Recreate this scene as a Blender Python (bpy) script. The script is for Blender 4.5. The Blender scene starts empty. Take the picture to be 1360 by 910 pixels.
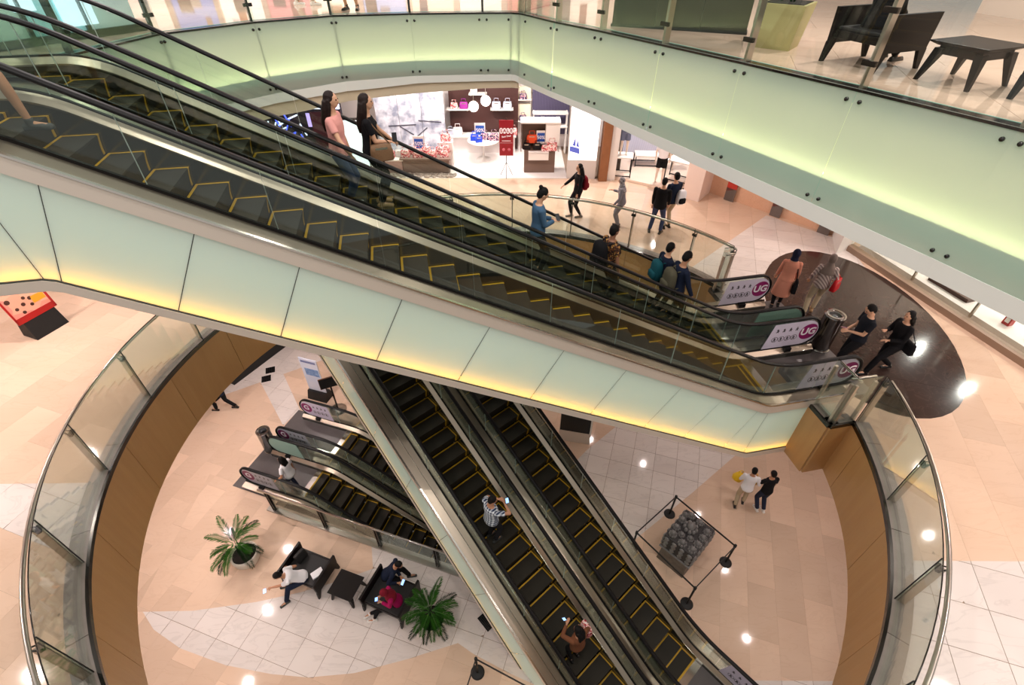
import bpy, bmesh, math, random
from math import sin, cos, pi, radians, sqrt, atan2
from mathutils import Vector, Matrix
random.seed(11)
S = bpy.context.scene
C = S.collection

# ------------------------------------------------ camera, world, lights, exposure
cam_d = bpy.data.cameras.new('camera')
cam = bpy.data.objects.new('camera', cam_d)
C.objects.link(cam)
cam_d.sensor_width = 36.0
cam_d.lens = 36.0 * 664.0 / 1360.0
cam_d.clip_start = 0.05
cam_d.clip_end = 200
cam.matrix_world = Matrix.Translation((0, 0, 13.7)) @ Matrix.Rotation(radians(49.25), 4, 'X') @ Matrix.Rotation(radians(0.12), 4, 'Z')
S.camera = cam

S.view_settings.view_transform = 'Standard'
S.view_settings.look = 'None'
S.view_settings.gamma = 1.0
S.view_settings.use_curve_mapping = False
S.view_settings.exposure = 0.33
S.cycles.use_denoising = True
S.cycles.max_bounces = 7
S.cycles.diffuse_bounces = 3
S.cycles.glossy_bounces = 3
S.cycles.transmission_bounces = 4
S.cycles.transparent_max_bounces = 24
S.cycles.sample_clamp_indirect = 4.0
S.cycles.caustics_reflective = False
S.cycles.caustics_refractive = False

W = bpy.data.worlds.new('mall_ambient')
S.world = W
W.use_nodes = True
W.node_tree.nodes['Background'].inputs[0].default_value = (1.0, 0.955, 0.92, 1)
W.node_tree.nodes['Background'].inputs[1].default_value = 0.36

Z0, Z1, Z2 = 0.0, 6.13, 12.0

def lamp(name, loc, power, size, col=(1.0, 0.86, 0.74), to=None, shape='DISK', sy=None, spread=None):
    d = bpy.data.lights.new(name, 'AREA')
    d.shape = shape
    d.size = size
    if sy: d.size_y = sy
    d.energy = power
    d.color = col
    if spread: d.spread = spread
    o = bpy.data.objects.new(name, d)
    C.objects.link(o)
    o.location = loc
    if to is not None:
        o.rotation_euler = (Vector(to) - Vector(loc)).to_track_quat('-Z', 'Y').to_euler()
    return o

WARM = (1.0, 0.85, 0.80)
PINK = (1.0, 0.86, 0.82)
NEUT = (1.0, 0.93, 0.88)
# downlights in the ceiling over the lowest floor (in the slab that carries the ring)
for (a, r, p) in [(100, 8.6, 40), (125, 8.4, 80), (140, 10.2, 110), (150, 8.2, 130), (165, 8.4, 130), (165, 11, 110), (180, 8.1, 130), (195, 8.2, 110), (210, 8.2, 90), (228, 8.2, 80), (250, 8.2, 60),
               (25, 8.6, 75), (10, 8.3, 70), (-6, 8.2, 70), (-22, 8.1, 65), (-38, 8.1, 60), (45, 8.6, 80), (62, 8.4, 70), (80, 8.6, 50)]:
    lamp('ceiling_lamp', (-0.33 + r * cos(radians(a)), 7.04 + r * sin(radians(a)), 4.6), p * (0.42 if a > 95 else 0.29), 0.10, PINK)
# downlights over the middle floor
for (x, y, p) in [(-10.5, 6.5, 200), (-9.8, 9.2, 200), (-9.5, 3.2, 190), (-9.2, 12.2, 140), (-11.8, 8.6, 140), (9.0, 9.9, 110), (9.6, 12.6, 130), (8.2, 5.4, 120), (8.4, 3.0, 130), (10.2, 6.2, 110), (6.9, 12.9, 120),
                  (4.6, 15.4, 170), (1.5, 16.2, 190), (-1.5, 16.2, 150), (-4.5, 15.8, 150), (11.2, 8.2, 100), (7.0, 1.5, 120)]:
    lamp('ceiling_lamp', (x, y, 10.1), p * (0.33 if x > 0 else 0.42), 0.10, WARM if x > 0 else PINK)
# shop lamps
for (x, y, z, p) in [(-4.6, 19.6, 9.6, 60), (-3.2, 19.2, 9.6, 60), (-1.6, 19.5, 9.6, 60), (-0.2, 19.3, 9.6, 60), (1.2, 19.6, 9.6, 60), (5.4, 18.6, 9.6, 75), (6.2, 19.4, 9.6, 40), (13.6, 10.4, 9.3, 90), (14.0, 7.6, 9.3, 90), (13.2, 12.2, 9.3, 60), (-8.4, 18.4, 9.3, 20)]:
    lamp('shop_lamp', (x, y, z), p, 0.14, NEUT)
# lamps in the ceiling over the top floor
for (x, y, p) in [(6.5, 9.5, 230), (3.0, 13.5, 200), (8.2, 5.5, 230), (-2.5, 15.6, 300), (-7.5, 13.5, 260), (-9.0, 8.0, 160)]:
    lamp('ceiling_lamp', (x, y, 15.6), p * 0.5, 0.35, PINK)
# roof lamps of the atrium
for i, (x, y) in enumerate([(-6.5, 6.5), (-4.0, 3.0), (-1.5, 7.0), (1.0, 3.0), (3.5, 6.5), (-6.0, 0.5), (-1.5, -0.5), (3.0, 0.0), (6.0, 3.0)]):
    lamp('roof_lamp', (x, y, 18.5), 100, 0.16, NEUT)
# ------------------------------------------------ helpers
def lin(c):
    c /= 255.0
    return c / 12.92 if c <= 0.04045 else ((c + 0.055) / 1.055) ** 2.4
def rgb(r, g, b): return (lin(r), lin(g), lin(b), 1.0)

MATS = {}
def mat(name, col, rough=0.5, metal=0.0, spec=0.5, emit=None, estr=0.0, coat=0.0, bump=None, vary=None):
    """plain procedural material; vary=(scale, second colour, amount) mixes a noise, bump=(scale, strength)"""
    if name in MATS: return MATS[name]
    m = bpy.data.materials.new(name); m.use_nodes = True
    nt = m.node_tree; p = nt.nodes['Principled BSDF']
    p.inputs['Base Color'].default_value = rgb(*col)
    p.inputs['Roughness'].default_value = rough
    p.inputs['Metallic'].default_value = metal
    p.inputs['Specular IOR Level'].default_value = spec
    p.inputs['Coat Weight'].default_value = coat
    if emit:
        p.inputs['Emission Color'].default_value = rgb(*emit)
        p.inputs['Emission Strength'].default_value = estr
    if vary:
        tc = nt.nodes.new('ShaderNodeTexCoord'); n = nt.nodes.new('ShaderNodeTexNoise'); mx = nt.nodes.new('ShaderNodeMix')
        n.inputs['Scale'].default_value = vary[0]; n.inputs['Detail'].default_value = 4
        mx.data_type = 'RGBA'
        mx.inputs[6].default_value = rgb(*col); mx.inputs[7].default_value = rgb(*vary[1])
        r = nt.nodes.new('ShaderNodeMapRange'); r.inputs[1].default_value = 0.5 - vary[2]; r.inputs[2].default_value = 0.5 + vary[2]
        nt.links.new(tc.outputs['Object'], n.inputs['Vector']); nt.links.new(n.outputs['Fac'], r.inputs[0])
        nt.links.new(r.outputs[0], mx.inputs[0]); nt.links.new(mx.outputs[2], p.inputs['Base Color'])
    if bump:
        tc = nt.nodes.new('ShaderNodeTexCoord'); n = nt.nodes.new('ShaderNodeTexNoise'); b = nt.nodes.new('ShaderNodeBump')
        n.inputs['Scale'].default_value = bump[0]; b.inputs['Strength'].default_value = bump[1]; b.inputs['Distance'].default_value = 0.02
        nt.links.new(tc.outputs['Object'], n.inputs['Vector']); nt.links.new(n.outputs['Fac'], b.inputs['Height']); nt.links.new(b.outputs[0], p.inputs['Normal'])
    MATS[name] = m
    return m

def glass(name, tint=(235, 245, 240), refl=0.10, edge=0.55):
    """thin sheet glass: see-through with a mirror share that grows towards grazing views"""
    if name in MATS: return MATS[name]
    m = bpy.data.materials.new(name); m.use_nodes = True
    nt = m.node_tree; nt.nodes.clear()
    o = nt.nodes.new('ShaderNodeOutputMaterial'); t = nt.nodes.new('ShaderNodeBsdfTransparent'); g = nt.nodes.new('ShaderNodeBsdfGlossy')
    x = nt.nodes.new('ShaderNodeMixShader'); l = nt.nodes.new('ShaderNodeLayerWeight'); r = nt.nodes.new('ShaderNodeMapRange')
    t.inputs[0].default_value = rgb(*tint); g.inputs['Roughness'].default_value = 0.02
    g.inputs[0].default_value = (0.9, 0.95, 0.93, 1)
    l.inputs[0].default_value = 0.25
    r.inputs[3].default_value = refl * 0.5; r.inputs[4].default_value = edge
    nt.links.new(l.outputs['Fresnel'], r.inputs[0]); nt.links.new(r.outputs[0], x.inputs[0])
    nt.links.new(t.outputs[0], x.inputs[1]); nt.links.new(g.outputs[0], x.inputs[2]); nt.links.new(x.outputs[0], o.inputs[0])
    MATS[name] = m
    return m

def frosted(name, col, trans=0.5, coat=0.35):
    """back-lit frosted glass: diffuse, lets light through, shiny front"""
    if name in MATS: return MATS[name]
    m = bpy.data.materials.new(name); m.use_nodes = True
    nt = m.node_tree; nt.nodes.clear()
    o = nt.nodes.new('ShaderNodeOutputMaterial'); d = nt.nodes.new('ShaderNodeBsdfDiffuse'); t = nt.nodes.new('ShaderNodeBsdfTranslucent')
    g = nt.nodes.new('ShaderNodeBsdfGlossy'); x = nt.nodes.new('ShaderNodeMixShader'); y = nt.nodes.new('ShaderNodeMixShader'); f = nt.nodes.new('ShaderNodeFresnel')
    d.inputs[0].default_value = rgb(*col); t.inputs[0].default_value = rgb(*col); g.inputs['Roughness'].default_value = 0.04
    x.inputs[0].default_value = trans; f.inputs[0].default_value = 1.45
    nt.links.new(d.outputs[0], x.inputs[1]); nt.links.new(t.outputs[0], x.inputs[2])
    nt.links.new(f.outputs[0], y.inputs[0]); nt.links.new(x.outputs[0], y.inputs[1]); nt.links.new(g.outputs[0], y.inputs[2])
    nt.links.new(y.outputs[0], o.inputs[0])
    MATS[name] = m
    return m

def stone(name, c1, c2, vein, rough=0.16, stretch=(1, 1, 1), scale=1.3, per_tile=0.10, veinamt=0.35, ang=0.0):
    """polished stone: cloudy base, drawn-out veins, every tile a little different"""
    m = bpy.data.materials.new(name); m.use_nodes = True
    nt = m.node_tree; N = nt.nodes.new; L = nt.links.new
    p = nt.nodes['Principled BSDF']; p.inputs['Roughness'].default_value = rough; p.inputs['Specular IOR Level'].default_value = 0.45
    geo = N('ShaderNodeNewGeometry'); oi = N('ShaderNodeObjectInfo')
    add = N('ShaderNodeMath'); add.operation = 'ADD'; fr = N('ShaderNodeMath'); fr.operation = 'FRACT'
    L(geo.outputs['Random Per Island'], add.inputs[0]); L(oi.outputs['Random'], add.inputs[1]); L(add.outputs[0], fr.inputs[0])
    off = N('ShaderNodeVectorMath'); off.operation = 'SCALE'; off.inputs[0].default_value = (13.0, 7.0, 5.0); L(fr.outputs[0], off.inputs['Scale'])
    va = N('ShaderNodeVectorMath'); va.operation = 'ADD'; L(geo.outputs['Position'], va.inputs[0]); L(off.outputs[0], va.inputs[1])
    mp = N('ShaderNodeMapping'); mp.inputs['Scale'].default_value = stretch; mp.inputs['Rotation'].default_value = (0, 0, ang); L(va.outputs[0], mp.inputs['Vector'])
    n1 = N('ShaderNodeTexNoise'); n1.inputs['Scale'].default_value = scale; n1.inputs['Detail'].default_value = 5; L(mp.outputs[0], n1.inputs['Vector'])
    n2 = N('ShaderNodeTexNoise'); n2.inputs['Scale'].default_value = scale * 2.4; n2.inputs['Detail'].default_value = 7; n2.inputs['Distortion'].default_value = 1.2; L(mp.outputs[0], n2.inputs['Vector'])
    r2 = N('ShaderNodeValToRGB'); r2.color_ramp.elements[0].position = 0.47; r2.color_ramp.elements[0].color = (0, 0, 0, 1)
    e = r2.color_ramp.elements[1]; e.position = 0.53; e.color = (0, 0, 0, 1); k = r2.color_ramp.elements.new(0.50); k.color = (1, 1, 1, 1); L(n2.outputs['Fac'], r2.inputs[0])
    mx = N('ShaderNodeMix'); mx.data_type = 'RGBA'; mx.inputs[6].default_value = rgb(*c1); mx.inputs[7].default_value = rgb(*c2); L(n1.outputs['Fac'], mx.inputs[0])
    vm = N('ShaderNodeMath'); vm.operation = 'MULTIPLY'; vm.inputs[1].default_value = veinamt; L(r2.outputs[0], vm.inputs[0])
    mv = N('ShaderNodeMix'); mv.data_type = 'RGBA'; mv.inputs[7].default_value = rgb(*vein); L(vm.outputs[0], mv.inputs[0]); L(mx.outputs[2], mv.inputs[6])
    hs = N('ShaderNodeHueSaturation'); mr = N('ShaderNodeMapRange'); mr.inputs[3].default_value = 1 - per_tile; mr.inputs[4].default_value = 1 + per_tile
    L(fr.outputs[0], mr.inputs[0]); L(mr.outputs[0], hs.inputs['Value']); L(mv.outputs[2], hs.inputs['Color']); L(hs.outputs[0], p.inputs['Base Color'])
    MATS[name] = m
    return m

class MB:
    """collects shapes, then becomes one mesh object"""
    def __init__(s): s.v = []; s.f = []; s.m = []; s.sm = []
    def add(s, vs, fs, mi=0, smooth=False):
        b = len(s.v); s.v += [tuple(v) for v in vs]
        for f in fs: s.f.append([b + i for i in f]); s.m.append(mi); s.sm.append(smooth)
        return s
    def box(s, c, size, rz=0.0, mi=0, M=None):
        x, y, z = size[0] / 2, size[1] / 2, size[2] / 2
        R = Matrix.Rotation(rz, 3, 'Z')
        vs = [Vector(c) + R @ Vector((a * x, b * y, d * z)) for d in (-1, 1) for a, b in ((-1, -1), (1, -1), (1, 1), (-1, 1))]
        if M is not None: vs = [M @ v for v in vs]
        return s.add(vs, [(3, 2, 1, 0), (4, 5, 6, 7), (0, 1, 5, 4), (1, 2, 6, 5), (2, 3, 7, 6), (3, 0, 4, 7)], mi)
    def hexa(s, b, t, mi=0):
        n = len(b)
        return s.add(list(b) + list(t), [tuple(reversed(range(n))), tuple(range(n, 2 * n))] + [(i, (i + 1) % n, n + (i + 1) % n, n + i) for i in range(n)], mi)
    def prism(s, poly, z0, z1, mi=0):
        return s.hexa([(x, y, z0) for x, y in poly], [(x, y, z1) for x, y in poly], mi)
    def lathe(s, prof, c=(0, 0, 0), n=20, mi=0, smooth=True):
        vs = []; k = len(prof)
        for i in range(n):
            a = 2 * pi * i / n
            vs += [(c[0] + r * cos(a), c[1] + r * sin(a), c[2] + z) for r, z in prof]
        fs = []
        for i in range(n):
            j = (i + 1) % n
            for q in range(k - 1): fs.append((i * k + q, j * k + q, j * k + q + 1, i * k + q + 1))
        if prof[0][0] > 1e-5: fs.append([i * k for i in reversed(range(n))])
        if prof[-1][0] > 1e-5: fs.append([i * k + k - 1 for i in range(n)])
        return s.add(vs, fs, mi, smooth)
    def tube(s, pts, r, n=8, mi=0, smooth=True, close=False, flat=1.0):
        pts = [Vector(p) for p in pts]; vs = []; L = len(pts); up0 = None
        rs = r if isinstance(r, (list, tuple)) else [r] * L
        for i, p in enumerate(pts):
            if close: d = pts[(i + 1) % L] - pts[i - 1]
            else: d = pts[min(i + 1, L - 1)] - pts[max(i - 1, 0)]
            d.normalize()
            if up0 is None: up0 = Vector((0, 0, 1)) if abs(d.z) < 0.9 else Vector((1, 0, 0))
            a = d.cross(up0)
            if a.length < 1e-4: a = d.cross(Vector((0, 1, 0)))
            a.normalize(); b = a.cross(d).normalized(); up0 = b
            for k in range(n):
                t = 2 * pi * (k + 0.5) / n
                vs.append(p + (a * cos(t) + b * (sin(t) * flat)) * rs[i])
        fs = []
        for i in range(L if close else L - 1):
            j = (i + 1) % L
            for k in range(n): fs.append((i * n + k, i * n + (k + 1) % n, j * n + (k + 1) % n, j * n + k))
        if not close: fs += [list(reversed(range(n))), [(L - 1) * n + k for k in range(n)]]
        return s.add(vs, fs, mi, smooth)
    def ball(s, c, r, n=12, mi=0, M=None):
        r = r if isinstance(r, (list, tuple)) else (r, r, r); vs = []; fs = []; h = max(4, n // 2)
        for i in range(h + 1):
            t = pi * i / h
            for k in range(n):
                a = 2 * pi * k / n; q = Vector((r[0] * sin(t) * cos(a), r[1] * sin(t) * sin(a), r[2] * cos(t)))
                if M is not None: q = M @ q
                vs.append(Vector(c) + q)
        for i in range(h):
            for k in range(n): fs.append((i * n + k, (i + 1) * n + k, (i + 1) * n + (k + 1) % n, i * n + (k + 1) % n))
        return s.add(vs, fs, mi, True)
    def sweep(s, rings, mi=0, smooth=False, close=False, caps=True):
        n = len(rings[0]); vs = [p for r in rings for p in r]; L = len(rings); fs = []
        for i in range(L if close else L - 1):
            j = (i + 1) % L
            for k in range(n): fs.append((i * n + k, i * n + (k + 1) % n, j * n + (k + 1) % n, j * n + k))
        if caps and not close: fs += [list(reversed(range(n))), [(L - 1) * n + k for k in range(n)]]
        return s.add(vs, fs, mi, smooth)
    def mesh(s, name, mats):
        me = bpy.data.meshes.new(name); me.from_pydata([tuple(v) for v in s.v], [], s.f)
        for m in (mats if isinstance(mats, (list, tuple)) else [mats]): me.materials.append(m)
        me.polygons.foreach_set('material_index', s.m); me.polygons.foreach_set('use_smooth', s.sm)
        bm = bmesh.new(); bm.from_mesh(me); bmesh.ops.remove_doubles(bm, verts=bm.verts, dist=1e-6); bmesh.ops.recalc_face_normals(bm, faces=bm.faces); bm.to_mesh(me); bm.free()
        return me
    def build(s, name, mats, parent=None, **kw):
        return put(name, s.mesh(name, mats), parent, **kw)

def put(name, me, parent=None, label=None, cat=None, group=None, kind=None, loc=None, rz=0.0, bevel=None):
    o = bpy.data.objects.new(name, me); C.objects.link(o)
    if parent: o.parent = parent
    if loc is not None: o.location = loc
    if rz: o.rotation_euler = (0, 0, rz)
    if bevel:
        b = o.modifiers.new('bevel', 'BEVEL'); b.width = bevel; b.segments = 2; b.limit_method = 'ANGLE'
    tag(o, label, cat, group, kind)
    return o
def tag(o, label=None, cat=None, group=None, kind=None):
    if label: o['label'] = label
    if cat: o['category'] = cat
    if group: o['group'] = group
    if kind: o['kind'] = kind
    return o
def thing(name, label, cat, loc=(0, 0, 0), rz=0.0, group=None):
    o = bpy.data.objects.new(name, None); o.empty_display_size = 0.1; C.objects.link(o)
    o.location = loc; o.rotation_euler = (0, 0, rz)
    return tag(o, label, cat, group)
def text_mb(body, size, M, mi=0, bold=0.0, depth=0.002):
    """flat lettering as mesh in the plane given by M (x right, y up), centred"""
    cu = bpy.data.curves.new('lettering', 'FONT'); cu.body = body; cu.size = size; cu.align_x = 'CENTER'; cu.align_y = 'CENTER'; cu.extrude = depth; cu.offset = bold; cu.resolution_u = 3
    o = bpy.data.objects.new('tmp', cu); C.objects.link(o)
    dg = bpy.context.evaluated_depsgraph_get()
    me = bpy.data.meshes.new_from_object(o.evaluated_get(dg))
    mb = MB(); mb.add([M @ v.co for v in me.vertices], [list(p.vertices) for p in me.polygons], mi)
    bpy.data.objects.remove(o); bpy.data.curves.remove(cu); bpy.data.meshes.remove(me)
    return mb
def merge(a, b):
    return a.add(b.v, b.f) if False else (a.add(b.v, b.f, b.m[0] if b.m else 0), a)[1]

def pane_mb(front, back):
    """a sheet whose front face is frosted (slot 0) and whose back and rim are clear (slot 1)"""
    n = len(front); m_ = MB(); m_.add(list(front) + list(back), [tuple(range(n))], 0)
    m_.f += [list(range(2 * n - 1, n - 1, -1))] + [[i, (i + 1) % n, n + (i + 1) % n, n + i] for i in range(n)]
    m_.m += [1] * (n + 1); m_.sm += [False] * (n + 1)
    return m_

# ------------------------------------------------ shared materials
STEEL = mat('brushed_steel', (196, 190, 180), 0.28, 1.0)
STEEL_L = mat('satin_steel', (205, 192, 178), 0.38, 0.85)
STEEL_D = mat('dark_steel', (78, 76, 74), 0.22, 1.0)
CHROME = mat('polished_steel', (215, 212, 208), 0.10, 1.0)
BLACK = mat('black_rubber', (12, 10, 10), 0.45, spec=.22)
BLACKM = mat('matt_black', (14, 13, 13), 0.6)
WHITE = mat('white_paint', (236, 230, 224), 0.5)
CREAM = mat('cream_paint', (222, 204, 176), 0.6)
GLASS = glass('clear_glass', (246, 250, 247), 0.06, 0.45)
CLEAR = glass('clear_rim', (252, 254, 252), 0.0, 0.04)
GLASSB = glass('balustrade_glass', (240, 246, 242), 0.08, 0.5)
YEL = mat('safety_yellow', (196, 152, 26), 0.55)
# ------------------------------------------------ floors: slabs with stone laid in pieces
BEIGE = stone('beige_stone', (228, 200, 177), (215, 183, 157), (188, 150, 122), rough=0.075, stretch=(0.5, 1.6, 1), scale=0.9, per_tile=0.10, veinamt=0.12, ang=radians(35))
MARBLE = stone('white_marble', (232, 223, 217), (220, 208, 200), (160, 148, 142), rough=0.075, stretch=(0.5, 1.5, 1), scale=0.8, per_tile=0.05, veinamt=0.16, ang=radians(-40))
BROWN = stone('brown_marble', (60, 45, 40), (48, 36, 33), (92, 72, 66), rough=0.12, scale=1.2, per_tile=0.10, veinamt=0.25)
PLATE = stone('landing_steel', (104, 98, 96), (86, 80, 80), (120, 112, 110), rough=0.32, scale=2.5, per_tile=0.04, veinamt=0.1)
GROUT = mat('grout', (150, 128, 110), 0.8)

def clip(poly, a, b):
    """part of a polygon on the left of the line a->b"""
    out = []; n = len(poly)
    def sd(p): return (b[0] - a[0]) * (p[1] - a[1]) - (b[1] - a[1]) * (p[0] - a[0])
    for i in range(n):
        p, q = poly[i], poly[(i + 1) % n]; dp, dq = sd(p), sd(q)
        if dp >= 0: out.append(p)
        if (dp > 0 and dq < 0) or (dp < 0 and dq > 0):
            t = dp / (dp - dq); out.append((p[0] + (q[0] - p[0]) * t, p[1] + (q[1] - p[1]) * t))
    return out
def area(p): return sum(p[i - 1][0] * p[i][1] - p[i][0] * p[i - 1][1] for i in range(len(p))) / 2
def ccw(p): return p if area(p) > 0 else p[::-1]
def inter(poly, zone):
    for i in range(len(zone)):
        if len(poly) < 3: return []
        poly = clip(poly, zone[i - 1], zone[i])
    return poly if len(poly) > 2 and abs(area(poly)) > 2e-3 else []
def minus(poly, zone):
    out = []; rest = poly
    for i in range(len(zone)):
        if len(rest) < 3: break
        o = clip(rest, zone[i], zone[i - 1])
        if len(o) > 2 and abs(area(o)) > 2e-3: out.append(o)
        rest = clip(rest, zone[i - 1], zone[i])
    return out
def bbox(p): return min(x for x, y in p), min(y for x, y in p), max(x for x, y in p), max(y for x, y in p)

CAMI = cam.matrix_world.inverted()
def pix(p):
    q = CAMI @ Vector(p)
    if q.z > -0.1: return None
    return 680 + 664 * q.x / -q.z, 455 - 664 * q.y / -q.z
def seen(p, m=40):
    u = pix(p)
    return u is not None and -m < u[0] < 1360 + m and -m < u[1] < 910 + m

def lay(floor, z, layers, region, skip=None, limit=300):
    """layers: (material, zone or None, angle, tile length, tile width, running bond, joint); the first layer that claims a spot keeps it"""
    x0, y0, x1, y1 = region; tiles = []; above = []
    for (m, zone, ang, tl, tw, bond, joint) in layers:
        if m is not None:
            ca, sa = cos(ang), sin(ang); zs = ccw(zone) if zone else [(x0, y0), (x1, y0), (x1, y1), (x0, y1)]
            us = [x * ca + y * sa for x, y in zs]; vs = [-x * sa + y * ca for x, y in zs]
            for j in range(math.floor(min(vs) / tw), math.ceil(max(vs) / tw)):
                sh = (0.5 * tl * (j % 2)) if bond else 0.0
                for i in range(math.floor((min(us) - sh) / tl), math.ceil((max(us) - sh) / tl)):
                    a, b, c, d = i * tl + sh + joint / 2, j * tw + joint / 2, (i + 1) * tl + sh - joint / 2, (j + 1) * tw - joint / 2
                    cell = [(u * ca - v * sa, u * sa + v * ca) for u, v in ((a, b), (c, b), (c, d), (a, d))]
                    p = inter(cell, zs)
                    if not p: continue
                    ps = [p]; bb = bbox(p)
                    for h in above:
                        hb = bbox(h)
                        if hb[0] > bb[2] or hb[2] < bb[0] or hb[1] > bb[3] or hb[3] < bb[1]: continue
                        ps = [r for q in ps for r in minus(q, h)]
                    if ps: tiles.append((m, ps))
        if zone: above.append(ccw(zone))
    def key(t):
        c = t[1][0]; x = sum(p[0] for p in c) / len(c); y = sum(p[1] for p in c) / len(c)
        A = sum(abs(area(q)) for q in t[1])
        return (0 if seen((x, y, z), 0) else 1, -A / (x * x + y * y + (13.7 - z) ** 2))
    tiles.sort(key=key)
    rest = {}
    for k, (m, ps) in enumerate(tiles):
        mb = MB() if k < limit else rest.setdefault(m.name, (MB(), m))[0]
        for p in ps: mb.prism(ccw(p), z - 0.006, z)
        if k < limit: mb.build('tile', m, floor)
    for nm, (mb, m) in rest.items():
        tag(mb.build('paving', m, floor), kind='stuff')

GA = radians(-18.0)
RC, RR = (-0.33, 7.04), 7.07
circ = lambda r, n=72, c=RC, a0=0.0: [(c[0] + r * cos(2 * pi * i / n + a0), c[1] + r * sin(2 * pi * i / n + a0)) for i in range(n)]
AU = (cos(radians(11.6)), sin(radians(11.6))); AN = (-AU[1], AU[0]); AP = (-5.2407, 5.9424)
CU = (cos(radians(-18.4)), sin(radians(-18.4))); CN = (-CU[1], CU[0]); CP = (-5.463, 9.257)
def ea(u, n): return (AP[0] + AU[0] * u + AN[0] * n, AP[1] + AU[1] * u + AN[1] * n)
def ec(u, n): return (CP[0] + CU[0] * u + CN[0] * n, CP[1] + CU[1] * u + CN[1] * n)

# lowest floor in view, with the pit of the descending escalators cut out
pit = [ec(-1.35, -1.45), ec(6.1, -1.45), ec(6.1, 2.1), ec(-1.35, 2.1)]
mb = MB()
reg = [(-18, -3), (16, -3), (16, 22), (-18, 22)]
for q in minus(reg, ccw(pit)): mb.prism(ccw(q), -0.45, -0.006)
floor0 = mb.build('floor', GROUT); tag(floor0, kind='structure')
arc1 = [(-9.51, 5.22), (-9.0, 4.80), (-8.12, 4.38), (-6.85, 4.02), (-5.7, 3.84), (-4.8, 3.77), (-3.73, 3.86), (-2.54, 4.15), (-1.32, 4.51)]
arc2 = [(-9.7, 5.22), (-8.23, 5.25), (-6.68, 5.47), (-5.6, 5.72), (-4.87, 5.95), (-3.81, 6.35)]
lay(floor0, 0.0, [
    (None, pit, 0, 1, 1, 0, 0),
    (BEIGE, arc2 + [(-4.1, 7.4), (-9.7, 9.4)], GA + pi / 2, 1.4, 0.7, True, 0.002),
    (MARBLE, arc1 + [(-1.32, 8.0), (-9.51, 8.0)], GA, 0.7, 0.7, False, 0.010),
    (MARBLE, [(-1.32, 4.51), (-0.62, 4.09), (0.02, 3.84), (1.2, 3.3), (3.5, 7.0), (1.0, 9.0), (-1.32, 8.0)], GA, 0.7, 0.7, False, 0.010),
    (MARBLE, [(-9.85, 13.79), (-8.04, 11.4), (-7.7, 12.15), (-9.03, 14.13)], GA, 0.7, 0.7, False, 0.008),
    (MARBLE, [(-12.5, 11.8), (-9.3, 13.75), (-6.5, 15.5), (-9, 18.5), (-14, 16)], GA, 0.7, 0.7, False, 0.008),
    (MARBLE, [(2.5, 10.35), (3.9, 11.6), (6, 13.4), (9.0, 11.3), (7.4, 10.07), (5.64, 8.76), (4.78, 8.09), (2.3, 6.2), (0.6, 8.2)], GA, 0.7, 0.7, False, 0.010),
    (MARBLE, [(5.4, 3.73), (10, 3.71), (10, 2), (5, 2)], GA, 0.7, 0.7, False, 0.010),
    (BEIGE, None, GA + pi / 2, 1.4, 0.7, True, 0.002)], (-13, 2.5, 11, 17))

# middle floor round the well, with the platform on which the long escalators land
plat = [ea(6.5, -1.93), ea(11.27, -1.93), ea(11.27, 2.80), ea(6.5, 2.80)]
plat = [ea(11.27, -1.93), ea(15, -1.93), ea(15, 2.80), ea(11.27, 2.80)]
well = circ(RR)
mb = MB()
reg = [(-18, -3), (18, -3), (18, 30), (-18, 30)]
for q in minus(reg, ccw(well)):
    mb.prism(ccw(q), 4.69, 6.124)
q = inter(ccw(plat), ccw(well))
mb.prism(ccw(q), 4.69, 6.124)
floor1 = mb.build('floor', GROUT); tag(floor1, kind='structure')
def oval(k=1.0, n=48):
    e1 = (0.12, 0.993); e2 = (0.993, -0.12)
    return [(8.4 + k * (3.24 * cos(2 * pi * i / n) * e1[0] + 1.97 * sin(2 * pi * i / n) * e2[0]), 9.73 + k * (3.24 * cos(2 * pi * i / n) * e1[1] + 1.97 * sin(2 * pi * i / n) * e2[1])) for i in range(n)]
lay(floor1, 6.13, [
    (BROWN, ccw(oval()), GA, 1.4, 1.4, False, 0.004),
    (BEIGE, inter(ccw(plat), ccw(well)), GA + pi / 2, 1.4, 0.7, True, 0.002),
    (None, well, 0, 1, 1, 0, 0),
    (MARBLE, [(-10.7, 4.95), (-6.6, 5.02), (-6.0, 3.42)], GA, 0.7, 0.7, False, 0.006),
    (MARBLE, [(4.9, 3.66), (12, 3.62), (12, 0.8), (2, 0.8)], GA, 0.7, 0.7, False, 0.009),
    (MARBLE, [(4.7, 11.7), (8.38, 15.24), (10.1, 13.55), (9.9, 11.6), (7, 9.5)], GA, 0.7, 0.7, False, 0.006),
    (BEIGE, None, GA + pi / 2, 1.4, 0.7, True, 0.002)], (-14, 0.8, 12, 18.2))

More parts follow.
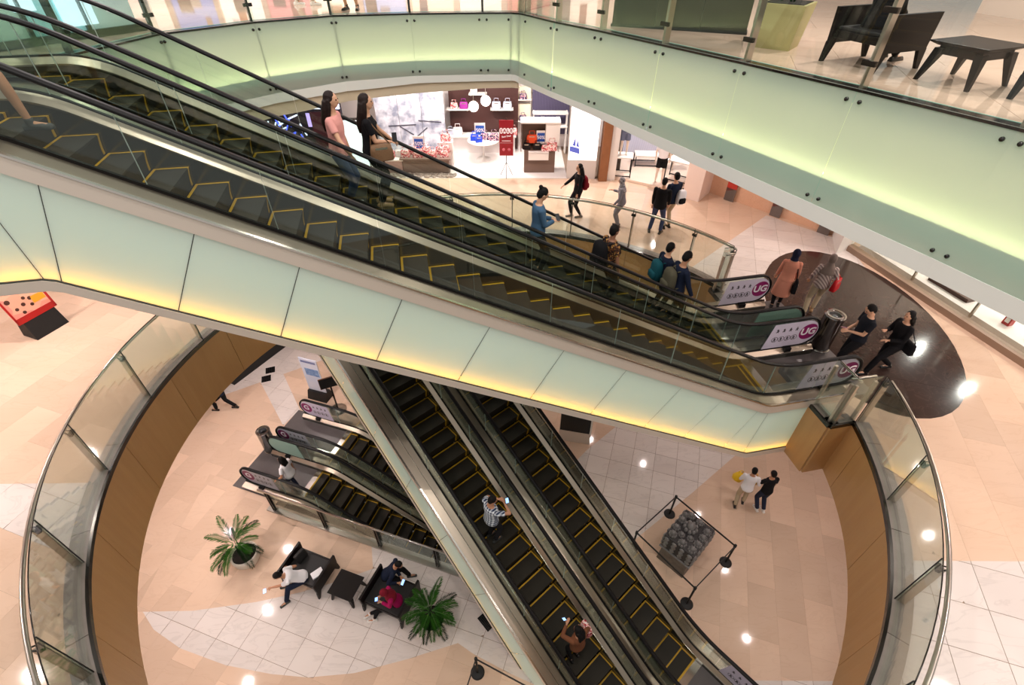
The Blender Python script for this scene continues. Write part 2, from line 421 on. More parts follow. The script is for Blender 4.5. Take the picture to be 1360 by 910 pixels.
# wooden lining of the well, one curved panel per bay
wood = stone('oak_veneer', (192, 148, 96), (178, 132, 82), (158, 112, 66), rough=0.42, stretch=(6, 6, 0.35), scale=1.2, per_tile=0.05, veinamt=0.15)
well_t = thing('trim_1', 'brown wood lining round the circular well', 'trim', (RC[0], RC[1], 4.66)); well_t['kind'] = 'structure'; del well_t['category']
PA = radians(14.63); A0 = radians(43.5)
def bend(r0, r1, a0, a1, z0, z1, n=6, dz=0.0):
    m_ = MB(); rings = []
    for i in range(n + 1):
        a = a0 + (a1 - a0) * i / n; rings.append([(r0 * cos(a), r0 * sin(a), z0), (r1 * cos(a), r1 * sin(a), z0), (r1 * cos(a), r1 * sin(a), z1), (r0 * cos(a), r0 * sin(a), z1)])
    return m_.sweep(rings)
angp = lambda p: atan2(p[1] - RC[1], p[0] - RC[0])
aP0, aP1 = angp(ea(11.9, -1.93)), angp(ea(11.9, 2.80))        # where the platform leaves the ring
# exact crossings of the platform sides with the ring
def cross(n):
    lo, hi = 9.0, 14.0
    for _ in range(40):
        m_ = (lo + hi) / 2; p = ea(m_, n)
        if (p[0] - RC[0]) ** 2 + (p[1] - RC[1]) ** 2 < RR ** 2: lo = m_
        else: hi = m_
    return ea(lo, n), lo
pS, uS = cross(-1.93); pN, uN = cross(2.80)
aS, aN = angp(pS), angp(pN)
bays = []
a = A0
while a - PA > aN: a -= PA
edges = [aN]; a = a
while a < aS + 2 * pi - 0.02:
    if a > aN + 0.03: edges.append(a)
    a += PA
edges.append(aS + 2 * pi)
for a0, a1 in zip(edges, edges[1:]):
    g = 0.006 / RR
    bend(RR - 0.035, RR + 0.05, a0 + g, a1 - g, -0.02, 1.43).build('wood_panel', wood, well_t)
# flat panels round the platform
def flat_panel(p, q, z0, z1, th=0.04, name='wood_panel', m=wood, par=well_t, org=(RC[0], RC[1], 4.66), gap=0.004):
    d = Vector((q[0] - p[0], q[1] - p[1])); L = d.length; d /= L; nn = Vector((d.y, -d.x)) * th
    a_ = Vector(p) + d * gap; b_ = Vector(q) - d * gap
    pl = [(a_.x, a_.y), (b_.x, b_.y), (b_.x + nn.x, b_.y + nn.y), (a_.x + nn.x, a_.y + nn.y)]
    return MB().prism(ccw([(x - org[0], y - org[1]) for x, y in pl]), z0 - org[2], z1 - org[2]).build(name, m, par)
fr = [ea(11.27, -1.93), ea(11.27, -1.36), ea(11.27, 2.0), ea(11.27, 2.80)]
flat_panel(ea(11.27, 2.80), ea(11.27, 2.05), 4.64, 6.09)
flat_panel(ea(11.27, -1.34), ea(11.27, -1.93), 4.64, 6.09)
flat_panel(ea(11.27, -1.93), pS, 4.64, 6.09)
flat_panel(pN, ea(11.27, 2.80), 4.64, 6.09)
flat_panel(ea(11.29, 2.05), ea(11.29, -1.34), 4.64, 4.80, m=STEEL_D)

# kerb of the well: dark edge line and a grey stone strip
KERB = mat('kerb_stone', (150, 138, 130), 0.35, vary=(6, (132, 120, 112), 0.3))
kerb = thing('trim_2', 'grey stone kerb with a dark steel edge round the well', 'trim', (RC[0], RC[1], 6.13)); kerb['kind'] = 'structure'; del kerb['category']
for a0, a1 in zip(edges, edges[1:]):
    bend(RR + 0.0, RR + 0.27, a0 + 0.0008, a1 - 0.0008, 0.0, 0.022).build('kerb_piece', KERB, kerb)
    bend(RR - 0.045, RR + 0.0, a0, a1, -0.05, 0.034).build('edge_strip', STEEL_D, kerb)
for p, q in ((ea(11.27, -1.93), pS), (ea(11.27, -1.38), ea(11.27, -1.93)), (pN, ea(11.27, 2.8)), (ea(11.27, 2.8), ea(11.27, 2.06))):
    flat_panel(p, q, 6.08, 6.164, 0.045, 'edge_strip', STEEL_D, kerb, (RC[0], RC[1], 6.13), 0)
    flat_panel(q, p, 6.13, 6.152, 0.2, 'kerb_piece', KERB, kerb, (RC[0], RC[1], 6.13), 0)

# top floor: balcony edge follows these seam points (joints of the glass fascia)
EDGE = [(-9.5, 3.5), (-7.35, 5.5), (-7.05, 7.2), (-6.85, 8.9), (-6.44, 10.55), (-5.22, 11.85), (-3.87, 12.70), (-2.25, 13.0), (-0.66, 13.14), (-0.02, 13.16), (0.15, 13.10),
        (0.24, 12.97), (0.85, 11.98), (1.63, 10.98), (2.51, 9.70), (3.42, 8.36), (4.36, 6.87), (5.25, 5.37), (6.05, 3.85), (6.7, 2.2)]
TOPF = stone('top_floor_stone', (230, 204, 184), (216, 186, 164), (188, 150, 124), rough=0.06, stretch=(0.5, 1.5, 1), scale=0.9, per_tile=0.05, veinamt=0.2)
def inset(pts, d):
    out = []
    for i, p in enumerate(pts):
        a_, b_ = pts[max(i - 1, 0)], pts[min(i + 1, len(pts) - 1)]
        t = Vector((b_[0] - a_[0], b_[1] - a_[1])).normalized(); out.append((p[0] - t.y * d, p[1] + t.x * d))
    return out
EDGE = inset(EDGE, 0.205)        # the slab stops a hand's breadth behind the glass
poly = EDGE + [(14, 2.2), (14, 22), (-16, 22), (-16, 3.5)]
mb = MB(); n = len(poly)
mb.add([(x, y, 11.985) for x, y in poly] + [(x, y, 10.95) for x, y in poly], [tuple(range(n - 1, -1, -1)), tuple(range(n, 2 * n))] + [(i, (i + 1) % n, n + (i + 1) % n, n + i) for i in range(n)])
floor2 = mb.build('floor', GROUT); tag(floor2, kind='structure')
# its stone: one course of pieces, cut along the edge by convex strips between the seams
def top_tiles():
    m_ = {}; cnt = 0; ang = GA; ca, sa = cos(ang), sin(ang); tl, tw = 1.4, 1.4; out = []
    for j in range(-4, 14):
        for i in range(-12, 14):
            u, v = i * tl + 0.7 * (j % 2), j * tw
            cell = [(a_ * ca - b_ * sa, a_ * sa + b_ * ca) for a_, b_ in ((u, v), (u + tl - .005, v), (u + tl - .005, v + tw - .005), (u, v + tw - .005))]
            ps = [cell]
            for k in range(len(EDGE) - 1):       # take away what lies over the void: triangles from the well's middle
                tri = ccw([EDGE[k], EDGE[k + 1], (-1.0, 4.0)])
                ps = [r for q in ps for r in minus(q, tri)]
            for tri in ([EDGE[0], (-1, 4), (-9.5, -9)], [(-1, 4), EDGE[-1], (-9.5, -9)], [EDGE[-1], (6.7, -9), (-9.5, -9)]):
                ps = [r for q in ps for r in minus(q, ccw(tri))]
            c = (sum(p[0] for p in cell) / 4, sum(p[1] for p in cell) / 4)
            if ps and 4.2 < c[1] < 20 and -15 < c[0] < 13.5: out.append((c, ps))
    out.sort(key=lambda t: (0 if seen((t[0][0], t[0][1], 12.0), 60) else 1, t[0][0] ** 2 + t[0][1] ** 2))
    rest = MB()
    for k, (c, ps) in enumerate(out):
        tgt = MB() if k < 120 else rest
        for p in ps: tgt.prism(ccw(p), 11.985, 12.0)
        if k < 120: tgt.build('tile', TOPF, floor2)
    if rest.v: tag(rest.build('paving', TOPF, floor2), kind='stuff')
top_tiles()
# ------------------------------------------------ escalators
SLOPE = math.tan(radians(29.5))
def tread_mat():
    m = bpy.data.materials.new('grooved_tread'); m.use_nodes = True; nt = m.node_tree; N = nt.nodes.new; L = nt.links.new
    p = nt.nodes['Principled BSDF']; p.inputs['Roughness'].default_value = 0.5; p.inputs['Metallic'].default_value = 0.15; p.inputs['Specular IOR Level'].default_value = 0.3
    tc = N('ShaderNodeTexCoord'); w = N('ShaderNodeTexWave'); w.bands_direction = 'Y'; w.inputs['Scale'].default_value = 32.0
    r = N('ShaderNodeValToRGB'); r.color_ramp.elements[0].color = rgb(24, 22, 18); r.color_ramp.elements[1].color = rgb(64, 58, 48)
    b = N('ShaderNodeBump'); b.inputs['Strength'].default_value = 0.5; b.inputs['Distance'].default_value = 0.006
    L(tc.outputs['Object'], w.inputs['Vector']); L(w.outputs['Fac'], r.inputs[0]); L(r.outputs[0], p.inputs['Base Color']); L(w.outputs['Fac'], b.inputs['Height']); L(b.outputs[0], p.inputs['Normal'])
    return m
TREAD = tread_mat()
SKIRT = mat('skirt_panel', (92, 92, 84), 0.16, 0.85)
DECK = mat('deck_steel', (194, 180, 162), 0.33, 1.0, bump=(3, 0.02))
TRIM = mat('trim_steel', (224, 211, 196), 0.34, 0.2)
LIP = mat('bright_lip', (230, 224, 214), 0.2, 1.0)
CLAD = frosted('cladding_glass', (226, 236, 228), 0.45)
CLADB = mat('cladding_backing', (225, 228, 222), 0.7)
LEDW = mat('warm_led', (255, 190, 80), 0.5, emit=(255, 176, 60), estr=22)
LEDB = mat('dim_warm_led', (255, 190, 80), 0.5, emit=(255, 176, 70), estr=7)
LEDC = mat('cool_sheet', (225, 240, 230), 0.5, emit=(228, 240, 222), estr=0.50)
RIM = mat('glass_rim', (206, 224, 214), 0.3)
JOINT = mat('joint_seal', (62, 66, 60), 0.7)
SIGN = mat('sign_film', (224, 214, 232), 0.35)
PURPLE = mat('sign_purple', (142, 14, 96), 0.4)
INK = mat('sign_ink', (60, 50, 60), 0.5)
FILMG = mat('green_film', (150, 182, 168), 0.4)
WHITEP = mat('sign_white', (245, 240, 246), 0.4)

def step_mesh(rise):
    m = MB()
    # tread slab, back edge at x=0, nose at x=0.4
    m.box((0.2, 0, -0.012), (0.398, 1.0, 0.024), mi=0)
    # curved riser hanging from the nose
    rings = []
    for t in range(7):
        q = t / 6; x = 0.398 - 0.035 * sin(pi * 0.5 * q) ** 1.0 * (1 - 0.0 * q); z = -0.02 - rise * q
        rings.append([(x, -0.5, z), (x, 0.5, z), (x - 0.02, 0.5, z), (x - 0.02, -0.5, z)])
    m.sweep(rings, mi=0)
    # yellow demarcation: back edge, both sides, riser sides
    m.box((0.017, 0, 0.0015), (0.034, 1.0, 0.003), mi=1)
    for s in (-1, 1): m.box((0.21, s * 0.484, 0.0015), (0.37, 0.032, 0.003), mi=1)
    for s in (-1, 1):
        rr = []
        for t in range(7):
            q = t / 6; x = 0.405 - 0.035 * sin(pi * 0.5 * q); z = 0.002 - rise * q
            rr.append([(x, s * 0.5, z), (x, s * 0.455, z), (x - 0.01, s * 0.455, z), (x - 0.01, s * 0.5, z)])
        m.sweep(rr, mi=1)
    return m.mesh('step', [TREAD, YEL])
STEPM = step_mesh(SLOPE * 0.4)

def escalator(label, org, th, nose0, zlo, zhi, xa, xb, k0, k1, shift=0.0, clad=(), outer=(0.84, 0.84), led=None, signs=(), flo=False, cladseams=None, swap=False, hi_end=False, lo_end=True, sign_hi=False, joints=1.13, plate_hi=None, plate_lo=None, letter='UG'):
    """org: plan point of the step centre line at x=0; x runs downhill; xa, xb: upper and lower ends of the handrails"""
    root = thing('escalator', label, 'escalator', (org[0], org[1], zlo), radians(th))
    Tl = SLOPE
    def zn(x, w=0.0):
        f = lambda q: min(zhi, max(zlo, nose0 - q * Tl))
        if w <= 0: return f(x) - zlo
        return sum(f(x + w * (i - 4) / 4.0) for i in range(9)) / 9 - zlo
    xs = []; x = xa
    kl = (nose0 - zhi) / Tl; kr = (nose0 - zlo) / Tl
    while x < xb - 1e-6:
        xs.append(x); near = min(abs(x - kl), abs(x - kr)); x += 0.12 if near < 0.9 else 0.6
    xs.append(xb)
    def strip(name, prof, m, w=0.35, a=None, b=None, par=root, kink=False):
        X = [q for q in xs if (a is None or q > a + .02) and (b is None or q < b - .02)]
        X = ([a] if a is not None else []) + X + ([b] if b is not None else [])
        return MB().sweep([[(q, y, zn(q, w) + h) for y, h in prof] for q in X]).build(name, m, par)
    # steps
    for k in range(k0, k1):
        xk = 0.4 * k + shift
        z = min(zhi, max(zlo, nose0 - 0.4 * SLOPE - xk * Tl))
        put('step', STEPM, root, loc=(xk, 0, z - zlo + 0.006))
    # truss under the steps
    strip('truss', [(-0.72, -1.46), (0.72, -1.46), (0.72, -1.42), (-0.72, -1.42)], STEEL_D, 0.05)
    strip('step_bed', [(-0.50, -0.60), (0.50, -0.60), (0.50, -0.57), (-0.50, -0.57)], BLACKM, 0.05)
    for si, s in enumerate((-1, 1)):
        out = outer[si]
        strip('skirt', [(s * 0.508, -0.55), (s * 0.53, -0.55), (s * 0.53, 0.13), (s * 0.508, 0.13)], SKIRT)
        strip('skirt_lip', [(s * 0.506, 0.13), (s * 0.54, 0.13), (s * 0.54, 0.15), (s * 0.506, 0.15)], LIP)
        strip('inner_deck', [(s * 0.515, 0.15), (s * 0.615, 0.225), (s * 0.615, 0.20), (s * 0.53, 0.12)], DECK)
        strip('gasket', [(s * 0.612, 0.15), (s * 0.65, 0.15), (s * 0.65, 0.245), (s * 0.612, 0.245)], BLACK)
        if out > .95: strip('deck_ridge', [(s * .80, 0.19), (s * .80, 0.212), (s * .815, 0.212), (s * .815, 0.19)], LIP)
        strip('outer_deck', [(s * 0.65, 0.16), (s * 0.65, 0.205), (s * out, 0.185), (s * out, 0.15)], DECK)
        # balustrade glass between the ends, one sheet per joint
        c = 0.36; zc = 0.63
        xs_e = xa + c if hi_end else xa; xe_e = xb - c if lo_end else xb
        cuts = [xs_e]; q = xs_e + joints
        while q < xe_e - 0.5: cuts.append(q); q += joints
        cuts.append(xe_e)
        for a, b in zip(cuts, cuts[1:]):
            X = [a + 0.003 + (b - a - 0.006) * i / 6 for i in range(7)]
            bot = [(q, zn(q, .35) + 0.22) for q in X]; top = [(q, zn(q, .55) + 0.965) for q in X]
            lo_p, hi_p = bot, top[::-1]
            mid = []
            if lo_end and b == xe_e:
                zc_ = zn(xb, .35) + 0.6
                mid = [(xe_e + 0.345 * cos(t), zc_ + 0.345 * sin(t)) for t in [radians(d) for d in range(-75, 90, 15)]]
            pre = []
            if hi_end and a == xs_e:
                zc_ = zn(xa, .35) + 0.6
                pre = [(xs_e - 0.345 * cos(t), zc_ + 0.345 * sin(t)) for t in [radians(d) for d in range(75, -90, -15)]]
            ol = lo_p + mid + hi_p + pre; n = len(ol)
            g = MB().add([(x_, s * 0.626, z_) for x_, z_ in ol] + [(x_, s * 0.636, z_) for x_, z_ in ol], [tuple(range(n)), tuple(range(2 * n - 1, n - 1, -1))])
            g.f += [[i, (i + 1) % n, n + (i + 1) % n, n + i] for i in range(n)]; g.m += [1] * n; g.sm += [False] * n
            g.build('glass_panel', [GLASSB, RIM], root)
        # handrail loop
        path = []
        if hi_end:
            zc_ = zn(xa, .35) + 0.63; path += [(xa + 0.75, zc_ - 0.37), (xa + 0.5, zc_ - 0.37)] + [(xs_e - c * cos(t), zc_ + 0.37 * sin(t)) for t in [radians(d) for d in range(-90, 91, 15)]]
        path += [(q, zn(q, .55) + 1.0) for q in xs if (q > xs_e + .05 or not hi_end) and (q < xe_e - .05 or not lo_end)]
        if lo_end:
            zc_ = zn(xb, .35) + 0.63; path += [(xe_e + c * cos(t), zc_ + 0.37 * sin(t)) for t in [radians(d) for d in range(90, -91, -15)]] + [(xb - 0.5, zc_ - 0.37), (xb - 0.75, zc_ - 0.37)]
        rings = []
        for i, (px_, pz_) in enumerate(path):
            a_, b_ = path[max(i - 1, 0)], path[min(i + 1, len(path) - 1)]
            d = Vector((b_[0] - a_[0], 0, b_[1] - a_[1])).normalized(); nrm = Vector((-d.z, 0, d.x)); rg = []
            for (u_, v_) in ((-.042, -.018), (.042, -.018), (.047, 0), (.036, .02), (-.036, .02), (-.047, 0)):
                rg.append(Vector((px_, s * 0.631 + u_, pz_)) + nrm * v_)
            rings.append(rg)
        MB().sweep(rings, smooth=True).build('handrail', BLACK, root)
        # handrail inlets and landing ends of the decks
        for end, xx, sg in ((lo_end, xb - 0.62, 1), (hi_end, xa + 0.62, -1)):
            if end:
                z0 = zn(xx, .35)
                MB().box((xx - sg * 0.03, s * 0.63, z0 + 0.12), (0.16, 0.22, 0.28)).build('inlet_box', BLACK, root)
    # comb and landing plates
    for px0, px1, zz in [q for q in (plate_lo, plate_hi) if q]:
        m_ = MB().box(((px0 + px1) / 2, 0, zz - zlo + 0.006), (abs(px1 - px0), 1.66, 0.018)); m_.build('landing_plate', PLATE, root)
        sgn = 1 if px1 > px0 else -1
        MB().box((px0 - sgn * 0.09, 0, zz - zlo + 0.010), (0.18, 1.0, 0.02)).build('comb_plate', LIP, root)
        MB().box((px0 - sgn * 0.19, 0, zz - zlo + 0.012), (0.045, 1.0, 0.02)).build('comb_edge', YEL, root)
    # cladding of the outer faces
    for s in clad:
        out = outer[0 if s < 0 else 1]
        strip('upper_trim', [(s * (out - .012), 0.19), (s * (out + .012), 0.19), (s * (out + .012), -0.055), (s * (out - .012), -0.055)], TRIM, 0.12)
        strip('trim_ridge', [(s * (out - .01), 0.192), (s * (out + .03), 0.192), (s * (out + .03), 0.165), (s * (out - .01), 0.165)], LIP, 0.12)
        strip('lower_trim', [(s * (out - .14), -1.352), (s * (out + .03), -1.352), (s * (out + .03), -1.485), (s * (out - .14), -1.485)], TRIM, 0.03)
        strip('bottom_seal', [(s * (out - .02), -1.336), (s * (out + .018), -1.336), (s * (out + .018), -1.352), (s * (out - .02), -1.352)], JOINT, 0.03)
        strip('cladding_back', [(s * (out - .16), -0.05), (s * (out - .14), -0.05), (s * (out - .14), -1.34), (s * (out - .16), -1.34)], CLADB, 0.03)
        strip('led_strip', [(s * (out - .11), -1.34), (s * (out - .09), -1.34), (s * (out - .09), -1.325), (s * (out - .11), -1.325)], led or LEDW, 0.03)
        strip('light_sheet', [(s * (out - .138), -0.10), (s * (out - .130), -0.10), (s * (out - .130), -1.25), (s * (out - .138), -1.25)], LEDC, 0.03)
        sm = cladseams
        for (t0, b0), (t1, b1) in zip(sm, sm[1:]):
            def e(xx): return sorted(xx)
            tk = [t0 + .004] + [q for q in (kl, kr) if t0 + .05 < q < t1 - .05] + [t1 - .004]
            bk = [b0 + .004] + [q for q in (kl, kr) if b0 + .05 < q < b1 - .05] + [b1 - .004]
            ol = [(q, zn(q, .03) - 1.34) for q in bk] + [(q, zn(q, .12) - 0.055) for q in tk[::-1]]
            pane_mb([(x_, s * out, z_) for x_, z_ in ol], [(x_, s * (out - .012), z_) for x_, z_ in ol]).build('cladding_panel', [CLAD, CLEAR], root)
            MB().add([(b1 - .007, s * (out - .004), zn(b1, .03) - 1.34), (b1 + .007, s * (out - .004), zn(b1, .03) - 1.34), (t1 + .007, s * (out - .004), zn(t1, .12) - .055), (t1 - .007, s * (out - .004), zn(t1, .12) - .055), (b1 - .007, s * (out - .014), zn(b1, .03) - 1.34), (b1 + .007, s * (out - .014), zn(b1, .03) - 1.34), (t1 + .007, s * (out - .014), zn(t1, .12) - .055), (t1 - .007, s * (out - .014), zn(t1, .12) - .055)], [(0, 1, 2, 3), (7, 6, 5, 4), (0, 3, 7, 4), (1, 5, 6, 2)]).build('joint_strip', JOINT, root)
    # signs on the glass of the ends: (y, end, kind)
    for y, end, kind, face in signs:
        sg = 1 if end == 'lo' else -1
        xe = (xb - 0.36) if end == 'lo' else (xa + 0.36)
        z0 = zn(xe, .35); R_ = 0.335; zc_ = z0 + 0.6
        x_in = xe - sg * 0.82
        ol = [(x_in - sg * 0.10, z0 + 0.27), (xe, zc_ - R_)] + [(xe + sg * R_ * cos(t), zc_ + R_ * sin(t)) for t in [radians(d) for d in range(-75, 76, 15)]] + [(xe, zc_ + R_), (x_in + sg * 0.02, z0 + 0.93)]
        n = len(ol); yy = y + face * 0.009
        pan = MB().add([(x_, yy, z_) for x_, z_ in ol] + [(x_, yy + face * .003, z_) for x_, z_ in ol], [tuple(range(n)), tuple(range(2 * n - 1, n - 1, -1))] + [(i, (i + 1) % n, n + (i + 1) % n, n + i) for i in range(n)]).build('sign_panel', FILMG if kind == 'back' else SIGN, root)
        if kind == 'back': continue
        yf = yy + face * 0.0045
        # frame of the print: x along the reader's right, y up
        rx = Vector((1, 0, 0)) if face < 0 else Vector((-1, 0, 0))
        def FM(cx, cz, lift=0.0):
            M = Matrix.Identity(4); M.col[0][:3] = rx; M.col[1][:3] = (0, 0, 1); M.col[2][:3] = (0, face, 0); M.col[3][:3] = (cx, yf + face * lift, cz); return M
        cx = xe + sg * 0.10; M = FM(cx, zc_ + 0.02)
        d = MB(); d.add([M @ Vector((0.215 * cos(2 * pi * i / 32), 0.215 * sin(2 * pi * i / 32), 0)) for i in range(32)], [tuple(range(32))]); d.build('disc', PURPLE, pan)
        text_mb(kind, 0.255 if len(kind) > 1 else 0.30, FM(cx, zc_ + 0.02, 0.002), bold=0.008).build('lettering', WHITEP, pan)
        ic = MB()
        for r_ in range(2):
            for c_ in range(4):
                M = FM(xe - sg * (0.215 + 0.155 * c_), z0 + 0.75 - 0.24 * r_, 0.001) @ Matrix.Scale(1.35, 4)
                if r_ == 1:
                    for i in range(16):
                        a0, a1 = 2 * pi * i / 16, 2 * pi * (i + 1) / 16
                        ic.add([M @ Vector((rr * cos(a), rr * sin(a), 0)) for rr, a in ((.056, a0), (.056, a1), (.048, a1), (.048, a0))], [(0, 1, 2, 3)])
                # a small walking figure, and bars that differ from icon to icon
                ic.add([M @ Vector((.012 * cos(2 * pi * i / 8) - .004, .026 + .012 * sin(2 * pi * i / 8), 0.0004)) for i in range(8)], [tuple(range(8))])
                for (x0_, y0_, x1_, y1_) in ((-.004, .012, -.004, -.012), (-.004, -.010, -.024, -.034), (-.004, -.010, .016, -.034), (-.022, .006 + .006 * c_, .022, -.002 * c_)):
                    a_ = Vector((x0_, y0_, .0003)); b_ = Vector((x1_, y1_, .0003)); w_ = Vector((-(y1_ - y0_), x1_ - x0_, 0)).normalized() * .008
                    ic.add([M @ (a_ + w_), M @ (b_ + w_), M @ (b_ - w_), M @ (a_ - w_)], [(0, 1, 2, 3)])
        ic.build('pictogram', INK, pan)
    return root

# the long pair from the top floor down to the middle floor
seamsA = [(-2.2, -2.2), (-1.15, -1.15), (-0.20, -0.15), (0.36, 0.0), (1.52, 0.97), (2.48, 1.98), (3.6, 3.10), (4.75, 4.22), (5.9, 5.38), (7.03, 6.5), (8.18, 7.63), (9.14, 8.57), (10.06, 9.62), (10.33, 10.2), (11.27, 11.27)]
def pA(n): return (AP[0] + AN[0] * n, AP[1] + AN[1] * n)
escalator('long escalator with mint glass cladding and stainless trim facing the well', pA(-0.5), 11.6, 11.943, Z1, Z2, -2.2, 12.25, -5, 28, 0.0, clad=(-1,), outer=(0.86, 0.83),
          signs=((-0.62, 'lo', 'UG', -1), (0.62, 'lo', 'UG', -1)), cladseams=seamsA, plate_lo=(10.72, 12.75, Z1), plate_hi=(-1.0, -2.4, Z2))
escalator('long escalator behind the clad one, riders standing all along it', pA(1.184), 11.6, 11.943 - 0.02, Z1, Z2, -2.2, 12.15, -5, 28, -0.04, clad=(), outer=(0.83, 0.86),
          signs=((-0.62, 'lo', 'back', -1), (0.62, 'lo', 'UG', -1)), plate_lo=(10.70, 12.75, Z1), plate_hi=(-1.0, -2.4, Z2))
# the pair from the middle floor down to the lowest floor in view
BP = (-2.189, 8.932); BU = (cos(radians(-48.25)), sin(radians(-48.25))); BN = (-BU[1], BU[0])
def pB(n): return (BP[0] + BN[0] * n, BP[1] + BN[1] * n)
seamsB = [(-5.2, -5.2)] + [(-4.0 + 1.35 * i, -4.5 + 1.35 * i) for i in range(8)] + [(7.0, 6.6), (7.9, 7.75), (9.2, 9.2)]
escalator('steep escalator whose mint clad side overlooks the benches, two riders on it', pB(-0.5), -48.25, 4.353, Z0, Z1, -5.2, 9.75, -13, 23, 0.0, clad=(-1,), outer=(1.0, 0.86), led=LEDB, cladseams=seamsB, plate_lo=(8.15, 10.2, Z0), plate_hi=(-3.6, -5.2, Z1), signs=((0.62, 'lo', 'G', -1),))
escalator('empty steep escalator running down beside the carved stone block', pB(1.262), -48.25, 4.353, Z0, Z1, -5.2, 9.75, -13, 23, -0.004, clad=(1,), outer=(0.86, 0.90), led=LEDB, cladseams=seamsB, plate_lo=(8.15, 10.2, Z0), plate_hi=(-3.6, -5.2, Z1), signs=((0.62, 'lo', 'G', -1),))
# the pair going on down through the pit
def pC(n): return (CP[0] + CN[0] * n, CP[1] + CN[1] * n)
for n_, lab, pl in ((-0.5, 'escalator sinking into the pit beside the bench railing', 1), (1.17, 'escalator sinking into the pit, the one farther from the benches', 0)):
    escalator(lab, pC(n_), -18.4, -0.150, -6.0, Z0, -2.62, 9.5, -3, 24, 0.0, hi_end=True, lo_end=False, outer=(0.84, 0.83),
              signs=((-0.62, 'hi', 'G', -1), (0.62, 'hi', 'back' if pl else 'G', -1)), plate_hi=(-0.85, -3.05, Z0))
# walls of that pit
mb = MB()
for a_, b_ in ((ec(-1.35, -1.45), ec(6.1, -1.45)), (ec(6.1, 2.1), ec(-1.35, 2.1))):
    pass
pw = thing('wall_pit', 'grey walls of the escalator pit', 'wall'); pw['kind'] = 'structure'; del pw['category']
PITW = mat('pit_wall', (64, 62, 56), 0.4)
def wall_piece(p, q, z0, z1, th, m, par, name='wall_panel'):
    d = Vector((q[0] - p[0], q[1] - p[1])).normalized(); nn = Vector((d.y, -d.x)) * th
    return MB().prism(ccw([p, q, (q[0] + nn.x, q[1] + nn.y), (p[0] + nn.x, p[1] + nn.y)]), z0, z1).build(name, m, par)
wall_piece(ec(-1.35, -1.45), ec(6.1, -1.45), -6.0, -0.02, 0.08, PITW, pw)
wall_piece(ec(6.1, 2.1), ec(-1.35, 2.1), -6.0, -0.02, 0.08, PITW, pw)
wall_piece(ec(6.1, -1.45), ec(6.1, 2.1), -6.0, -0.02, -0.08, PITW, pw)
# ------------------------------------------------ railing round the well
def well_railing(name_label, a_list, ends=(True, True)):
    root = thing('glass_railing', name_label, 'railing', (RC[0], RC[1], Z1))
    R0 = RR + 0.035
    for a0, a1 in zip(a_list, a_list[1:]):
        bend(R0, R0 + 0.014, a0 + .0008, a1 - .0008, 0.02, 1.25, 8).build('glass_panel', GLASS, root)
        mb_ = MB(); mb_.tube([(( R0 + .007) * cos(a0 + (a1 - a0) * i / 8), (R0 + .007) * sin(a0 + (a1 - a0) * i / 8), 1.252) for i in range(9)], 0.008, 6); mb_.build('glass_edge', STEEL_D, root)
    n = max(8, int(abs(a_list[-1] - a_list[0]) * 24)); rr = R0 + 0.13
    MB().tube([(rr * cos(a_list[0] + (a_list[-1] - a_list[0]) * i / n), rr * sin(a_list[0] + (a_list[-1] - a_list[0]) * i / n), 1.13) for i in range(n + 1)], 0.03, 10).build('handrail', STEEL, root)
    for a in a_list:
        if (a == a_list[0] and not ends[0]) or (a == a_list[-1] and not ends[1]): continue
        ca, sa = cos(a), sin(a); M = Matrix.Rotation(a, 4, 'Z')
        MB().tube([((R0 - .004) * ca, (R0 - .004) * sa, .02), ((R0 - .004) * ca, (R0 - .004) * sa, 1.25)], .008, 6).build('joint_seal', BLACKM, root)
        m_ = MB().box((R0 + 0.075, 0, 0.54), (0.10, 0.028, 1.06), M=M); m_.build('post', STEEL_L, root)
        m_ = MB().box((R0 + 0.045, 0, 1.05), (0.05, 0.12, 0.06), M=M)
        for s in (-1, 1): m_.tube([M @ Vector((R0 + 0.06, s * 0.05, 1.05)), M @ Vector((rr, s * 0.02, 1.12))], 0.011, 6)
        m_.build('clamp', STEEL_D, root)
    return root
full = [a for a in edges]
# stretches: from the near platform corner round the front to under the long escalators, and the one behind them
post_as = [aS] + [radians(-33.9 + 14.63 * k) for k in range(1, -20, -1) if radians(-33.9 + 14.63 * k) < aS - 0.06]
left_as = [a for a in post_as if a > radians(-228)]
well_railing('curved glass railing with steel handrail round the near side of the well', [left_as[0]] + left_as[1:], (True, True))
rear_as = [aN + .0] + [radians(43.5 + 14.63 * k) for k in range(0, 7)]
rear_as = [a for a in rear_as if a == aN or a > aN + .04]
well_railing('curved glass railing behind the long escalators, before the shops', rear_as)

